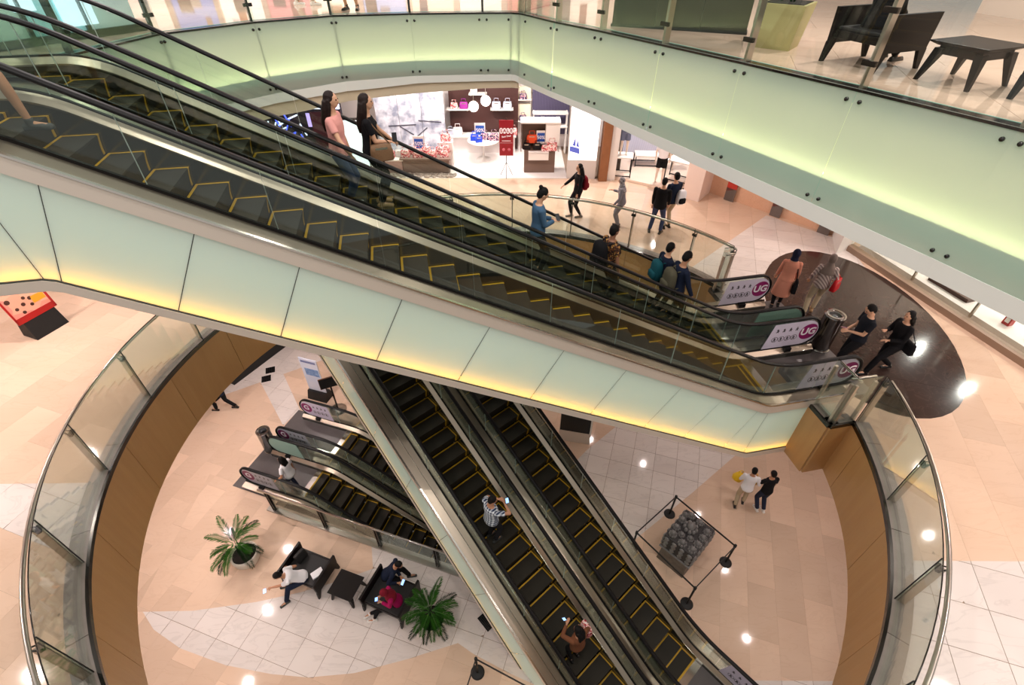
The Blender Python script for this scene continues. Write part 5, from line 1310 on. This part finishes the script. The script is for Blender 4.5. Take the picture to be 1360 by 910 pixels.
for i, (x, y) in enumerate(((-9.52, 14.2), (-9.50, 13.72))):
    vn = thing('floor_vent', ('dark square floor grille, the one nearer the black desk', 'dark square floor grille, the one farther from the black desk')[i], 'grille', (x, y, 0), radians(20))
    MB().box((0, 0, .004), (.34, .34, .010)).build('frame', STEEL_D, vn)
    for k in range(7): MB().box((-.13 + .043 * k, 0, .012), (.022, .30, .008)).build('bar', BLACKM, vn)
vn = thing('floor_vent', 'dark floor grille between the palm and the steep escalator', 'grille', (-.62, 5.02, 0), radians(-48)); MB().box((0, 0, .006), (.42, .30, .014)).build('frame', STEEL_D, vn)
for k in range(6): MB().box((0, -.11 + .044 * k, .014), (.38, .022, .008)).build('bar', BLACKM, vn)

# ------------------------------------------------ top floor furniture behind its railing
bt = bench('dark wooden bench with splayed legs behind the top floor railing', (5.23, 8.28, Z2), radians(-68), 0.92, 0.86)
side_table('dark table with splayed legs behind the top floor railing', (5.90, 7.26, Z2), radians(22), .80, .46, .74)
bench('dark bench cut by the frame edge beside the top floor table', (6.56, 6.26, Z2), radians(-68), 0.92, .86)
person('person in black seated on the bench of the top floor', (5.26, 8.34, Z2), 22, 1.68, pelvis=(-.05, -.10, .50), lean=8, top=c_black, sleeve='long', bottom=c_black, legs='trousers', hair='short', shoe=s_black, feet=((-.22, .50, 0, 0), (.02, .52, 0, 0)), hands=((-.2, .3, .62), (.05, .3, .62)), skin=0)
settle()
pl = thing('planter', 'square olive cream planter with thin stems on the top floor', 'planter', (4.40, 9.56, Z2), radians(52))
MB().hexa([(a * .27, b * .27, 0) for a, b in ((-1, -1), (1, -1), (1, 1), (-1, 1))], [(a * .34, b * .34, .62) for a, b in ((-1, -1), (1, -1), (1, 1), (-1, 1))]).build('pot', mat('olive_pot', (176, 168, 116), .5), pl)
MB().box((0, 0, .615), (.58, .58, .03)).build('soil', SOIL, pl)
random.seed(2)
for k in range(5): MB().tube([(random.uniform(-.15, .15), random.uniform(-.15, .15), .62), (random.uniform(-.2, .2), random.uniform(-.2, .2), 1.1), (random.uniform(-.3, .3), random.uniform(-.3, .3), 1.6)], [.016, .012, .006], 6).build('stem', LEAF2, pl)
for k in range(8):
    f = frond(2 * pi * k / 8, .7, .5, 1.2); f.v = [tuple(Vector(v) + Vector((0, 0, 1.35))) for v in f.v]; f.build('frond', LEAF, pl)
dk = thing('partition', 'long dark olive partition standing on the top floor', 'partition', (3.1, 11.05, Z2), atan2(10.49 - 11.4, 4.15 - 1.82))
for k in range(3): MB().box((-.83 + .83 * k, .12, .85), (.82, .22, 1.7)).build('panel', mat('dark_olive', (52, 50, 34), .4), dk)
MB().box((0, .12, .02), (2.52, .26, .05)).build('plinth', BLACKM, dk)
# ------------------------------------------------ walls far back
def wall(name, p, q, z0, z1, m, th=.2):
    d = Vector((q[0] - p[0], q[1] - p[1])).normalized(); nn = Vector((d.y, -d.x)) * -th
    o = MB().prism(ccw([p, q, (q[0] + nn.x, q[1] + nn.y), (p[0] + nn.x, p[1] + nn.y)]), z0, z1).build(name, m); tag(o, kind='structure'); return o
WALLM = mat('mall_wall', (232, 214, 200), .6); PEACH = stone('peach_stone', (238, 196, 166), (226, 176, 144), (200, 146, 116), rough=.3, veinamt=.2)
wall('wall_back', (-16, 21.6), (4.3, 21.6), Z1, 10.7, mat('shop_wall', (236, 226, 222), .6))
wall('wall_back', (-16, 19.0), (12, 19.0), Z2, 15.5, mat('top_shop_wall', (238, 214, 204), .6))
wall('wall_left', (-14.5, 1), (-14.5, 22), Z1, 10.7, WALLM)
wall('wall_left', (-13, 1), (-13, 19), Z2, 15.5, WALLM)
wall('wall_right', (10.4, 13.34), (13.2, 4), Z2, 15.5, WALLM)
wall('wall_back', (-16, 17.2), (14, 17.2), Z0, 4.6, WALLM)
wall('wall_left', (-14, 2), (-14, 17.2), Z0, 4.6, WALLM)
wall('wall_right', (11.5, 17.2), (11.5, 0), Z0, 4.6, WALLM)
wall('wall_right', (7.0, 17.02), (10.0, 13.82), Z1, 10.6, PEACH)
# ------------------------------------------------ shop behind the well
o = MB().box((-2.25, 19.95, 10.55), (8.7, 3.3, .1)).build('ceiling', WHITE); tag(o, kind='structure')
SHOPF = mat('shop_floor_white', (244, 236, 232), .2)
o = MB().prism([(-6.6, 18.22), (2.05, 18.22), (2.05, 21.6), (-6.6, 21.6)], 6.124, 6.14).build('floor', SHOPF); tag(o, kind='structure')
o = MB().box((-1.15, 21.3, 8.0), (2.75, .12, 3.7)).build('wall_shop', mat('brown_panel', (66, 36, 32), .5)); tag(o, kind='structure')
CARDB = mat('card_blue', (40, 90, 180), .4); BAGW = cloth('bag_white', (236, 228, 226), .5); BAGP = blotch('bag_red_white', [(214, 120, 120), (244, 226, 220), (150, 40, 50), (240, 200, 196)], 26); BAGB = cloth('bag_blue', (40, 70, 190), .4); BAGV = cloth('bag_violet', (150, 50, 140), .4); BAGN = blotch('bag_floral_navy', [(36, 34, 70), (190, 120, 140), (50, 44, 90), (220, 190, 190)], 34); BAGS = cloth('bag_silver', (186, 190, 206), .35); BAGK = cloth('bag_black', (30, 26, 28), .4); BAGO = cloth('bag_orange', (226, 84, 48), .4)
def shelf(label, at, w, d=.30):
    root = thing('wall_shelf', label, 'shelf', at); MB().box((0, 0, 0), (w, d, .05)).build('board', WHITE, root)
    for s in (-1, 1): MB().box((s * w * .4, d * .3, -.06), (.03, .12, .08)).build('bracket', STEEL, root)
def bag(label, at, m, s=.26, rz=0, group=None):
    r = handbag(label, at, rz, m, (s, s * .4, s * .72)); w = s
    MB().tube([(-w * .25, 0, s * .70), (-w * .22, 0, s * 1.05), (w * .22, 0, s * 1.05), (w * .25, 0, s * .70)], .012, 6).build('handle', m, r)
    if group: r['group'] = group
shelf('white wall shelf with violet and white bags on the brown wall', (-2.16, 21.06, 7.78), .9)
shelf('white wall shelf with two silver bags on the brown wall', (-.42, 21.06, 7.78), .9)
shelf('small white shelf hung over the globe lamps', (-1.35, 21.06, 8.34), .7)
bag('violet bag on the brown wall shelf', (-1.92, 21.0, 7.81), BAGV, .34); bag('pink and white bag next to the violet one', (-2.30, 21.0, 7.81), BAGP, .30)
bag('silver bag nearer the globe lamps on the shelf', (-.64, 21.0, 7.81), BAGS, .36); bag('silver bag at the outer end of the shelf', (-.20, 21.0, 7.81), BAGS, .36)
bag('white bag on the top shelf over the globe lamps', (-1.5, 21.0, 8.37), BAGW, .28)
ct = thing('display_counter', 'long white counter with bags below the brown wall', 'counter', (-1.2, 20.85, 6.14)); MB().box((0, 0, .70), (2.7, .5, .06)).build('counter_top', WHITE, ct); MB().box((0, .1, .34), (2.6, .3, .68)).build('counter_body', mat('white_gloss', (246, 238, 236), .3), ct)
bag('pale bag at the shelf end of the white counter', (-2.2, 20.8, 6.87), BAGW, .40); bag('small silver bag by the pale one on the counter', (-2.5, 20.8, 6.87), BAGS, .30); bag('white bag at the sale sign end of the counter', (-.25, 20.8, 6.87), BAGW, .44); bag('pale pink bag standing behind the sale board', (.02, 20.8, 6.87), BAGP, .36)
rt = thing('pedestal_table', 'white round pedestal table with blue and floral bags', 'table', (-1.15, 20.1, 6.14))
MB().lathe([(.30, 0), (.30, .015), (.05, .05), (.035, .3), (.035, .68), (.10, .72)], n=24).build('pedestal', WHITE, rt); MB().lathe([(.60, .72), (.62, .735), (.62, .755), (.60, .765)], n=32).build('tabletop', WHITE, rt)
bag('bright blue bag on the round white table', (-1.48, 20.0, 6.905), BAGB, .34); bag('second blue bag in front on the round table', (-1.30, 19.82, 6.905), BAGB, .28, 20); bag('navy floral bag in the middle of the round table', (-1.08, 20.1, 6.905), BAGN, .34); bag('dark floral bag at the edge of the round table', (-.72, 20.05, 6.905), BAGN, .38)
def card(label, at, w, h, txt, rz=0):
    root = thing('price_card', label, 'sign', at, radians(rz)); MB().box((0, 0, h / 2), (w, .02, h)).build('card', WHITE, root); MB().box((0, -.012, h * .52), (w * .8, .004, h * .62)).build('blue_field', CARDB, root)
    M = Matrix.Translation((0, -.016, h * .5)) @ Matrix.Rotation(pi / 2, 4, 'X'); text_mb(txt, h * .34, M, bold=.004).build('lettering', WHITEP, root)
    MB().box((0, .05, .01), (w * .6, .12, .02)).build('foot', WHITE, root)
card('blue and white price card on the round white table', (-1.28, 20.35, 6.905), .42, .56, '50%')
def globe(label, at, r=.19):
    root = thing('globe_lamp', label, 'lamp', at); MB().ball((0, 0, 0), r, 18).build('globe', mat('lit_globe', (255, 250, 245), .4, emit=(255, 246, 240), estr=2.2), root); MB().tube([(0, 0, r), (0, 0, 10.5 - at[2])], .008, 6).build('cord', STEEL, root); MB().lathe([(.04, r - .02), (.04, r + .03)], n=12).build('cap', STEEL, root)
globe('lower white globe lamp hanging in the bag shop', (-1.46, 20.0, 8.16)); globe('higher white globe lamp hanging in the bag shop', (-1.0, 20.0, 8.36)); 
sl = thing('sale_sign', 'red sale board on a black tripod before the bag shop', 'sign', (-.22, 18.36, 6.13))
M = Matrix.Rotation(pi / 2, 4, 'X')
MB().box((0, 0, 1.42), (.50, .03, 1.24)).build('board', mat('sale_red', (140, 12, 30), .4), sl)
for k, chh in enumerate('SALE'):
    m_ = MB(); m_.add([Matrix.Translation((-.18 + .12 * k, -.0165, 1.68)) @ M @ Vector((.068 * cos(2 * pi * i / 20), .10 * sin(2 * pi * i / 20), 0)) for i in range(20)], [tuple(range(20))]); m_.build('letter_disc', WHITEP, sl)
    text_mb(chh, .15, Matrix.Translation((-.18 + .12 * k, -.019, 1.68)) @ M, bold=.004).build('lettering', mat('sale_red', (140, 12, 30), .4), sl)
text_mb('Best Deal', .085, Matrix.Translation((0, -.019, 1.49)) @ Matrix.Rotation(radians(-8), 4, 'Y') @ M, bold=.002).build('lettering', WHITEP, sl)
MB().box((0, -.018, 1.33), (.32, .002, .02)).build('printed_line', WHITEP, sl); MB().box((0, -.018, 1.26), (.44, .002, .006)).build('printed_line', WHITEP, sl)
for s in (-1, 1): MB().lathe([(.001, .002), (.055, 0)], n=14).build('printed_drop', mat('print_pink', (226, 120, 136), .5), sl).matrix_local = Matrix.Translation((s * .10, -.017, 1.02)) @ M
for k in range(3):
    a = 2 * pi * k / 3 + .5; MB().tube([(0, .02, .55), (.26 * cos(a), .02 + .26 * sin(a), .01)], .010, 6).build('leg', BLACK, sl)
MB().tube([(0, .03, .5), (0, .03, 2.1)], .012, 6).build('pole', BLACK, sl)
# front tables with many bags
gt = thing('display_table', 'grey brown display table crowded with patterned bags', 'table', (-3.25, 18.95, 6.14))
GB = mat('table_taupe', (126, 106, 96), .5); MB().box((0, 0, .58), (1.9, .9, .05)).build('tabletop', GB, gt); MB().box((0, .05, .29), (1.75, .7, .56)).build('table_body', GB, gt)
random.seed(5)
bl = [('patterned bag, front row by the escalator side', -.60, -.25, .34), ('patterned bag, front row, second along', -.22, -.28, .38), ('patterned bag, front row, third along', .20, -.26, .36), ('patterned bag, front row by the shop aisle', .56, -.24, .32), ('patterned bag behind the front row, stone side', -.42, .06, .34), ('patterned bag behind the front row, in the middle', .0, .08, .36), ('patterned bag behind the front row, aisle side', .42, .06, .36)]
for lb, dx, dy, s_ in bl: bag(lb + ' on the taupe table', (-3.25 + dx * 1.25, 18.95 + dy, 6.745), BAGP, s_, random.uniform(-15, 15), 'bags on the taupe display table')
hi = thing('display_riser', 'tall white riser stacked with red and white bags', 'stand', (-2.55, 19.6, 6.14)); MB().box((0, 0, .45), (.5, .45, .9)).build('riser', WHITE, hi)
bag('red and white bag on top of the tall riser', (-2.55, 19.55, 7.04), BAGP, .40); bag('red and white bag leaning below the riser top', (-2.55, 19.22, 6.745), BAGP, .34)
card('blue and white card standing above the taupe table', (-3.55, 19.3, 6.745), .42, .56, '50%')
g2 = thing('display_table', 'white slanted display table at the stone edge of the shop', 'table', (-4.55, 18.95, 6.14)); MB().box((0, 0, .5), (.9, .7, .05)).build('tabletop', WHITE, g2); MB().box((0, 0, .25), (.8, .6, .5)).build('table_body', mat('rose_taupe', (176, 146, 138), .5), g2)
bag('rose patterned bag on the slanted white table', (-4.6, 18.9, 6.67), BAGP, .36); bag('white bag on the slanted white table', (-4.25, 18.95, 6.67), BAGW, .34); bag('black and white bag on the slanted white table', (-4.86, 19.0, 6.67), BAGK, .28)
random.seed(6)
gv = MB()
for k in range(220):
    x = random.uniform(-4.9, -2.1); y = random.uniform(18.25, 18.55); r = random.uniform(.035, .07)
    gv.ball((x, y, 6.13 + r * .6), (r, r * .8, r * .7), 6)
tag(gv.build('gravel', mat('pebbles', (150, 132, 122), .8, vary=(9, (196, 180, 170), .3)), None), 'bed of grey brown pebbles along the foot of the shop window', 'gravel', kind='stuff')
ph = thing('photo_wall', 'huge pale photograph on panels at the back of the shop', 'picture', (-4.0, 20.6, 6.3))
PH = mat('pale_photo', (232, 232, 240), .4, vary=(2.6, (138, 142, 160), .13))
for k in range(3): MB().box((-.9 + .9 * k, 0, 1.2), (.885, .05, 2.4)).build('photo_panel', PH, ph)
MB().box((0, -.02, 2.38), (2.75, .04, .22)).build('mosaic_strip', blotch('mosaic', [(150, 120, 116), (110, 84, 84), (186, 160, 154), (128, 100, 98)], 22), ph)
for (x, z, w, rr) in ((-.35, 1.0, 1.1, -3), (.75, 1.15, .9, 4), (.35, .7, .7, -38), (-.2, .8, .6, 32)):
    o = MB().box((0, 0, 0), (w, .012, .035)).build('printed_beam', mat('photo_dark', (70, 70, 84), .5), ph); o.location = (x, -.035, z); o.rotation_euler = (0, radians(rr), 0)
MB().box((.95, -.03, 1.55), (.5, .01, .7)).build('printed_window', mat('photo_cream', (246, 240, 220), .5), ph)
lw = thing('glowing_board', 'tall glowing white panel at the shop corner behind the riders', 'light box', (-5.75, 18.6, 6.13)); MB().box((0, .06, 1.0), (.86, .12, 2.0)).build('box', STEEL_D, lw); MB().box((0, -.005, 1.0), (.80, .012, 1.9)).build('lit_face', mat('lit_white', (236, 248, 252), .4, emit=(232, 246, 255), estr=1.0), lw)
# dark entrance with blue light bars
en = thing('light_portal', 'dark shop entrance crossed by blue and white light bars', 'shop front', (-8.5, 20.3, 6.13))
MB().box((0, .1, 1.6), (3.8, .2, 3.2)).build('dark_wall', mat('portal_dark', (22, 20, 40), .4), en)
BLUEL = mat('blue_bar', (90, 110, 255), .4, emit=(80, 100, 255), estr=1.6); WL = mat('white_bar', (220, 225, 255), .4, emit=(220, 226, 255), estr=1.8)
random.seed(12)
for k in range(26):
    x = random.uniform(-1.5, .35); z = random.uniform(.5, 2.1); o = MB().box((0, 0, 0), (.05, .02, random.uniform(.3, .8))).build('light_bar', BLUEL if k % 3 else WL, en); o.location = (x, -.02, z); o.rotation_euler = (0, random.choice((.5, -.35, .5, 1.2)), 0)
MB().box((1.15, -.05, 1.95), (1.5, .1, .16)).build('white_header', WL, en); MB().box((1.3, -.02, 1.1), (1.2, .02, 1.3)).build('maroon_panel', mat('maroon_panel', (70, 24, 40), .4), en)
MB().box((.62, -.03, 1.45), (.14, .02, .5)).build('violet_screen', mat('violet_lit', (190, 170, 250), .4, emit=(190, 170, 250), estr=.9), en)
# brown and white stand with bags
sv = thing('display_stand', 'brown and white bag stand with a white canopy by the light box', 'stand', (1.02, 19.0, 6.14))
BR = mat('stand_brown', (112, 88, 76), .5)
MB().box((0, 0, .42), (1.15, .5, .84)).build('lower_box', BR, sv); MB().box((-.05, -.30, .80), (.75, .22, .05)).build('tray', WHITE, sv); MB().box((-.05, -.40, .66), (.75, .02, .26)).build('tray_front', WHITE, sv)
MB().box((-.02, .22, 1.3), (1.3, .05, 1.1)).build('back_panel', BR, sv); MB().box((0, 0, 1.83), (1.45, .62, .05)).build('canopy', WHITE, sv)
for s in (-1, 1): MB().box((s * .70, .05, 1.3), (.03, .5, 1.05)).build('side_panel', WHITE if s > 0 else BR, sv)
MB().box((.45, -.02, 1.42), (.5, .4, .85)).build('white_block', WHITE, sv)
bag('orange red bag under the white canopy', (.72, 19.0, 7.18), BAGO, .40); bag('black and white bag under the white canopy', (.52, 18.85, 6.99), BAGK, .30); bag('black bag with pale top beside the blue card', (.92, 18.85, 6.99), BAGK, .30); bag('red and white bag on the white tray', (1.22, 18.72, 6.97), BAGP, .30); bag('red patterned bag hung on the white block', (1.46, 18.76, 6.98), BAGP, .42)
card('blue and white card in the bag stand', (1.06, 19.05, 7.1), .34, .50, '50%')
for k, (z, h_) in enumerate(((7.55, .62), (6.9, .0), (8.28, .45))):
    if h_: 
        n_ = thing('wall_niche', ('cream lit wall niche at eye height with a bag', '', 'small cream lit niche high on the wall')[k], 'niche', (.42, 21.45, z)); MB().box((0, .05, 0), (.62, .08, h_)).build('niche_back', mat('niche_cream', (250, 236, 210), .5), n_); MB().box((0, -.08, -h_ / 2), (.66, .26, .03)).build('niche_shelf', WHITE, n_); bag(('dark spotted bag in the eye-height niche', '', 'dark bag in the high niche')[k], (.42, 21.33, z - h_ / 2 + .016), BAGN, .3)
o = MB().box((1.55, 21.45, 8.0), (1.5, .08, 2.6)).build('wall_shop', stripes('violet_drape', (96, 88, 116), (58, 52, 76), 5, 'X')); tag(o, kind='structure')
sh2 = thing('shelf_unit', 'white two-level shelf before the violet drape', 'shelf', (1.5, 20.9, 6.14)); 
for z in (1.05, 1.55): MB().box((0, 0, z), (1.4, .4, .05)).build('board', WHITE, sh2)
for s in (-1, 1): MB().box((s * .66, 0, .8), (.05, .36, 1.6)).build('upright', WHITE, sh2)
bag('pale bag on the shelf before the violet drape', (1.2, 20.9, 7.22), BAGW, .3); bag('cream bag on the shelf beside the pale one', (1.8, 20.9, 7.22), BAGW, .3)
# light box with the ship print
lb = thing('light_box', 'tall white light box with a blue ship print at the shop corner', 'light box', (2.55, 18.2, 6.13), radians(-4))
MB().box((0, .16, 1.9), (1.06, .32, 3.8)).build('box_body', mat('box_grey', (206, 200, 196), .5), lb); MB().box((0, -.01, 2.2), (1.02, .02, 3.0)).build('lit_face', mat('lit_face', (255, 252, 250), .4, emit=(255, 250, 248), estr=1.0), lb)
PB = mat('print_blue', (84, 100, 190), .4, emit=(84, 100, 190), estr=.35); PL = mat('print_lilac', (216, 204, 226), .4, emit=(216, 204, 226), estr=.7)
hull = MB().add([(-.49, -.022, 1.02), (-.12, -.022, .92), (-.14, -.022, 1.12), (-.28, -.022, 1.16), (-.48, -.022, 1.20)], [(0, 1, 2, 3, 4)]); hull.build('printed_hull', PB, lb)
MB().add([(-.40, -.022, 1.22), (-.28, -.022, 1.20), (-.30, -.022, 1.52)], [(0, 1, 2)]).add([(-.26, -.022, 1.2), (-.15, -.022, 1.16), (-.22, -.022, 1.42)], [(0, 1, 2)]).build('printed_sail', PB, lb)
MB().tube([(.16, -.024, 2.35), (.12, -.024, 2.15), (.08, -.024, 1.9), (.10, -.024, 1.5), (.12, -.024, 1.1), (.10, -.024, .86)], .022, 6, flat=.1).build('printed_figure', PL, lb); MB().tube([(-.22, -.024, 2.5), (-.20, -.024, 2.62), (-.08, -.024, 2.68)], .022, 6, flat=.1).build('printed_figure', PL, lb)
o = MB().box((3.34, 18.15, 8.4), (.30, .42, 4.54)).build('column', mat('wood_column', (150, 98, 62), .45, vary=(4, (132, 84, 50), .3))); tag(o, 'brown wood pillar between the light box and the clothes shop', 'pillar')
o = MB().box((3.66, 18.25, 8.4), (.28, .4, 4.54)).build('column', WHITE); tag(o, 'white pillar beside the brown wooden one', 'pillar')
# clothes shop
o = MB().prism(ccw([(3.8, 18.2), (5.75, 17.05), (7.0, 18.6), (7.0, 21), (3.8, 21)]), 6.124, 6.22).build('floor', mat('shop_step', (236, 214, 196), .3)); tag(o, kind='structure')
wall('wall_back', (4.3, 20.6), (8.2, 20.6), Z1, 10.6, stripes('pale_drape', (214, 214, 232), (180, 184, 210), 6, 'X'))
o = MB().box((3.95, 19.6, 8.2), (.3, 1.6, 4)).build('wall_shop', stripes('dark_drape', (84, 74, 66), (52, 46, 42), 7, 'Y')); tag(o, kind='structure')
def frame_table(label, at, rz, w=.72, d=.6, h=.72):
    root = thing('display_table', label, 'table', at, rz); MB().box((0, 0, h), (w, d, .045)).build('tabletop', WHITE, root)
    for a in (-1, 1):
        for b in (-1, 1): MB().box((a * (w / 2 - .02), b * (d / 2 - .02), h / 2), (.035, .035, h)).build('leg', BLACKM, root)
    for b in (-1, 1): MB().box((0, b * (d / 2 - .02), .05), (w, .03, .03)).build('rail', BLACKM, root)
frame_table('black framed table with a white top bearing a mannequin', (4.06, 18.38, 6.22), radians(-10))
frame_table('black framed display table by the white column in the clothes shop', (6.1, 17.9, 6.22), radians(-35), .9)
frame_table('low dark framed table deeper in the clothes shop', (5.2, 19.4, 6.22), radians(-5), .9, .6, .4)
MANN = mat('mannequin_cream', (232, 212, 196), .4); GSH = cloth('grey_shorts', (110, 116, 140)); YT = cloth('lime_top', (206, 206, 140))
def mannequin(label, at, rz, shorts, topm, poles=False):
    root = thing('mannequin', label, 'mannequin', at, rz); b_ = MB(); t_ = MB(); s_ = MB()
    for s in (-1, 1):
        b_.tube([(s * .09, 0, .85), (s * .10, .02, .45), (s * .11, 0, .08)], [.075, .052, .034], 12); b_.tube([(s * .11, -.05, .035), (s * .11, .13, .02)], [.035, .025], 8)
        s_.tube([(s * .085, 0, .86), (s * .10, .01, .52)], [.10, .095], 14)
        b_.tube([(s * .2, 0, 1.32), (s * .25, .0, 1.05), (s * .24, .06, .82)], [.042, .036, .026], 10); b_.ball((s * .24, .08, .76), (.03, .03, .06), 8); t_.tube([(s * .17, 0, 1.33), (s * .23, 0, 1.15)], [.06, .062], 12)
    for mb_, g, z0, z1 in ((b_, 0, .80, 1.45), (t_, .02, .86, 1.40), (s_, .016, .78, .95)):
        mb_.sweep([[((.15 + g + .03 * (z > 1.2)) * cos(a), (.10 + g) * sin(a), z) for a in [2 * pi * i / 16 for i in range(16)]] for z in (z0, z0 + (z1 - z0) * .3, z0 + (z1 - z0) * .65, z1)])
    b_.tube([(0, 0, 1.4), (0, 0, 1.52)], .05, 10); b_.ball((0, .01, 1.62), (.07, .085, .11), 14)
    fuse(b_, 'body', MANN, root, .013); fuse(t_, 'top', topm, root, .015); fuse(s_, 'shorts', shorts, root, .015)
mannequin('mannequin in grey shorts standing on the black framed table', (4.06, 18.40, 6.965), radians(180), GSH, YT)
mannequin('mannequin in black shorts and a white top by the shop step', (5.35, 17.75, 6.22), radians(170), c_black, c_white)
mannequin('mannequin in white deeper in the clothes shop', (6.0, 18.9, 6.22), radians(150), c_khaki, c_white)
settle()
# white columns, plinth signs, window kerb of the side shops
o = MB().prism(ccw([(5.93, 16.61), (6.40, 16.22), (7.02, 17.0), (6.55, 17.4)]), Z1, 10.6).build('column', mat('rose_white', (240, 218, 206), .5)); tag(o, 'broad rosy white column at the corner of the clothes shop', 'pillar')
o = MB().prism(ccw([(9.42, 12.72), (9.98, 13.06), (10.5, 13.6), (9.9, 13.9)]), Z1, 10.6).build('column', WHITE); tag(o, 'white column at the end of the peach wall', 'pillar')
for i, (x, y) in enumerate(((7.50, 16.36), (8.62, 15.17), (9.66, 14.02))):
    wn = thing('wall_sign', ('red and grey sign by the broad column, on the peach wall', 'red and grey sign in the middle of the peach wall', 'grey sign at the white column end of the peach wall')[i], 'sign', (x, y, Z1), radians(-47))
    MB().box((0, -.02, .22), (.34, .05, .44)).build('grey_part', mat('sign_grey', (112, 100, 94), .5), wn); MB().hexa([(-.17, -.045, .30), (.17, -.045, .44), (.17, .005, .44), (-.17, .005, .30)], [(-.17, -.045, .80), (.17, -.045, .80), (.17, .005, .80), (-.17, .005, .80)]).build('red_part', mat('sign_red', (196, 58, 46), .5), wn)
kp = [(10.05, 13.1), (10.55, 11.2), (10.98, 9.6), (11.42, 8.0), (12.1, 5.6)]
kb = thing('trim_4', 'taupe kerb under the side shop windows', 'trim', (kp[0][0], kp[0][1], Z1)); kb['kind'] = 'structure'; del kb['category']
strip_between(kp[::-1], Z1, Z1 + .16, .22, mat('kerb_taupe', (150, 124, 104), .5), kb, (kp[0][0], kp[0][1], Z1), 'kerb', -.2)
wd = thing('window_1', 'tall side shop windows', 'window', (kp[0][0], kp[0][1], Z1)); wd['kind'] = 'structure'; del wd['category']
for p, q in zip(kp, kp[1:]):
    strip_between([q, p], Z1 + .16, 9.6, .012, GLASS, wd, (kp[0][0], kp[0][1], Z1), 'pane', -.1)
    MB().box((q[0] + .1 - kp[0][0], q[1] - kp[0][1], 1.8), (.05, .05, 3.3)).build('mullion', STEEL, wd)
o = MB().prism(ccw([(10.3, 13.1), (10.8, 11.2), (11.22, 9.6), (11.66, 8.0), (12.3, 5.6), (16, 5.6), (16, 13.1)]), 6.124, 6.30).build('floor', SHOPF); tag(o, kind='structure')
wall('wall_right', (10.5, 13.4), (15, 13.4), Z1, 10.5, WALLM); wall('wall_right', (15, 13.4), (15, 4), Z1, 10.5, WALLM)
random.seed(3)
for i, (x, y, m_, lb) in enumerate(((11.75, 9.3, REDP, 'red box at the far end of the side shop window'), (11.95, 8.55, REDP, 'larger red box in the side shop window'), (12.3, 7.9, CARDB, 'blue and white box in the side shop window'), (11.35, 10.7, BRN, 'brown display tray behind the side shop glass'))):
    bx = thing('gift_box', lb, 'box', (x, y, 6.30), radians(-74)); s_ = .22 if i else .16
    if i == 3: MB().box((0, 0, .05), (1.1, .3, .1)).build('tray', BRN, bx)
    else: MB().box((0, 0, .13), (s_, .16, .26)).build('box', m_, bx); MB().box((0, -.082, .13), (s_ * .6, .004, .12)).build('printed_label', WHITE, bx)
# row of lit shop fronts far back on the top floor, seen as reflections in its polished stone
tf = thing('shop_front', 'row of bright shop fronts at the very back of the top floor', 'shop front', (-3.0, 18.8, Z2))
random.seed(21)
for k, c_ in enumerate(((255, 226, 214), (120, 150, 226), (255, 240, 236), (226, 140, 150), (255, 236, 220), (170, 190, 240), (250, 214, 196), (255, 246, 240), (196, 120, 110), (255, 232, 222))):
    MB().box((-8.5 + 1.5 * k, 0, 1.5), (1.3, .06, 2.8)).build('lit_window', mat('shop_lit_%d' % k, c_, .4, emit=c_, estr=.9 if k % 2 == 0 else .6), tf); MB().box((-9.25 + 1.5 * k, -.02, 1.55), (.16, .14, 3.1)).build('pier', WALLM, tf)
    for j in range(3): MB().box((-8.5 + 1.5 * k + random.uniform(-.45, .45), -.05, random.uniform(.3, 1.6)), (random.uniform(.15, .4), .05, random.uniform(.3, .9))).build('goods', mat('goods_%d' % (j + 3 * (k % 3)), [(60, 50, 80), (150, 40, 60), (40, 80, 150), (230, 220, 210), (90, 60, 50), (200, 160, 120), (30, 30, 36), (180, 180, 200), (220, 120, 60)][j + 3 * (k % 3)], .5), tf)
# lit shop front on the top floor at the head of the escalators
sf = thing('shop_front', 'cool lit shop front with dark posts at the escalator head', 'shop front', (-9.3, 7.4, Z2), atan2(3.4, 2.3))
for k in range(5):
    MB().box((.4 + .85 * k, .05, 1.25), (.80, .03, 2.3)).build('pane', mat('lit_pane', (170, 214, 220), .2, emit=(150, 205, 215), estr=.35) if k % 2 else mat('pale_pane', (196, 214, 210), .2, emit=(200, 222, 220), estr=.2), sf); MB().box((-.02 + .85 * k, 0, 1.3), (.06, .10, 2.6)).build('post', STEEL_D, sf)
for k, (x, z, w, h_) in enumerate(((.9, .7, .35, .3), (1.7, .5, .4, .5), (2.6, .6, .3, .25), (3.3, .4, .5, .4))): MB().box((x, -.02, z), (w, .06, h_)).build('lit_display', mat('lit_display', (214, 240, 255), .4, emit=(210, 238, 255), estr=1.0), sf)
MB().box((2.1, .02, .06), (4.4, .12, .12)).build('plinth', STEEL_D, sf)
nb = thing('notice_board', 'pale notice board with a red ring at the escalator head', 'sign', (-7.72, 7.72, Z2), radians(35)); MB().box((0, 0, .75), (.8, .04, 1.5)).build('board', WHITE, nb)
rg = MB(); rg.tube([(.12 * cos(2 * pi * i / 24), -.024, 1.0 + .12 * sin(2 * pi * i / 24)) for i in range(24)], .012, 6, close=True); rg.build('red_ring', REDP, nb)
for s in (-1, 1): MB().box((s * .3, 0, .0), (.06, .3, .03)).build('foot', STEEL_D, nb)
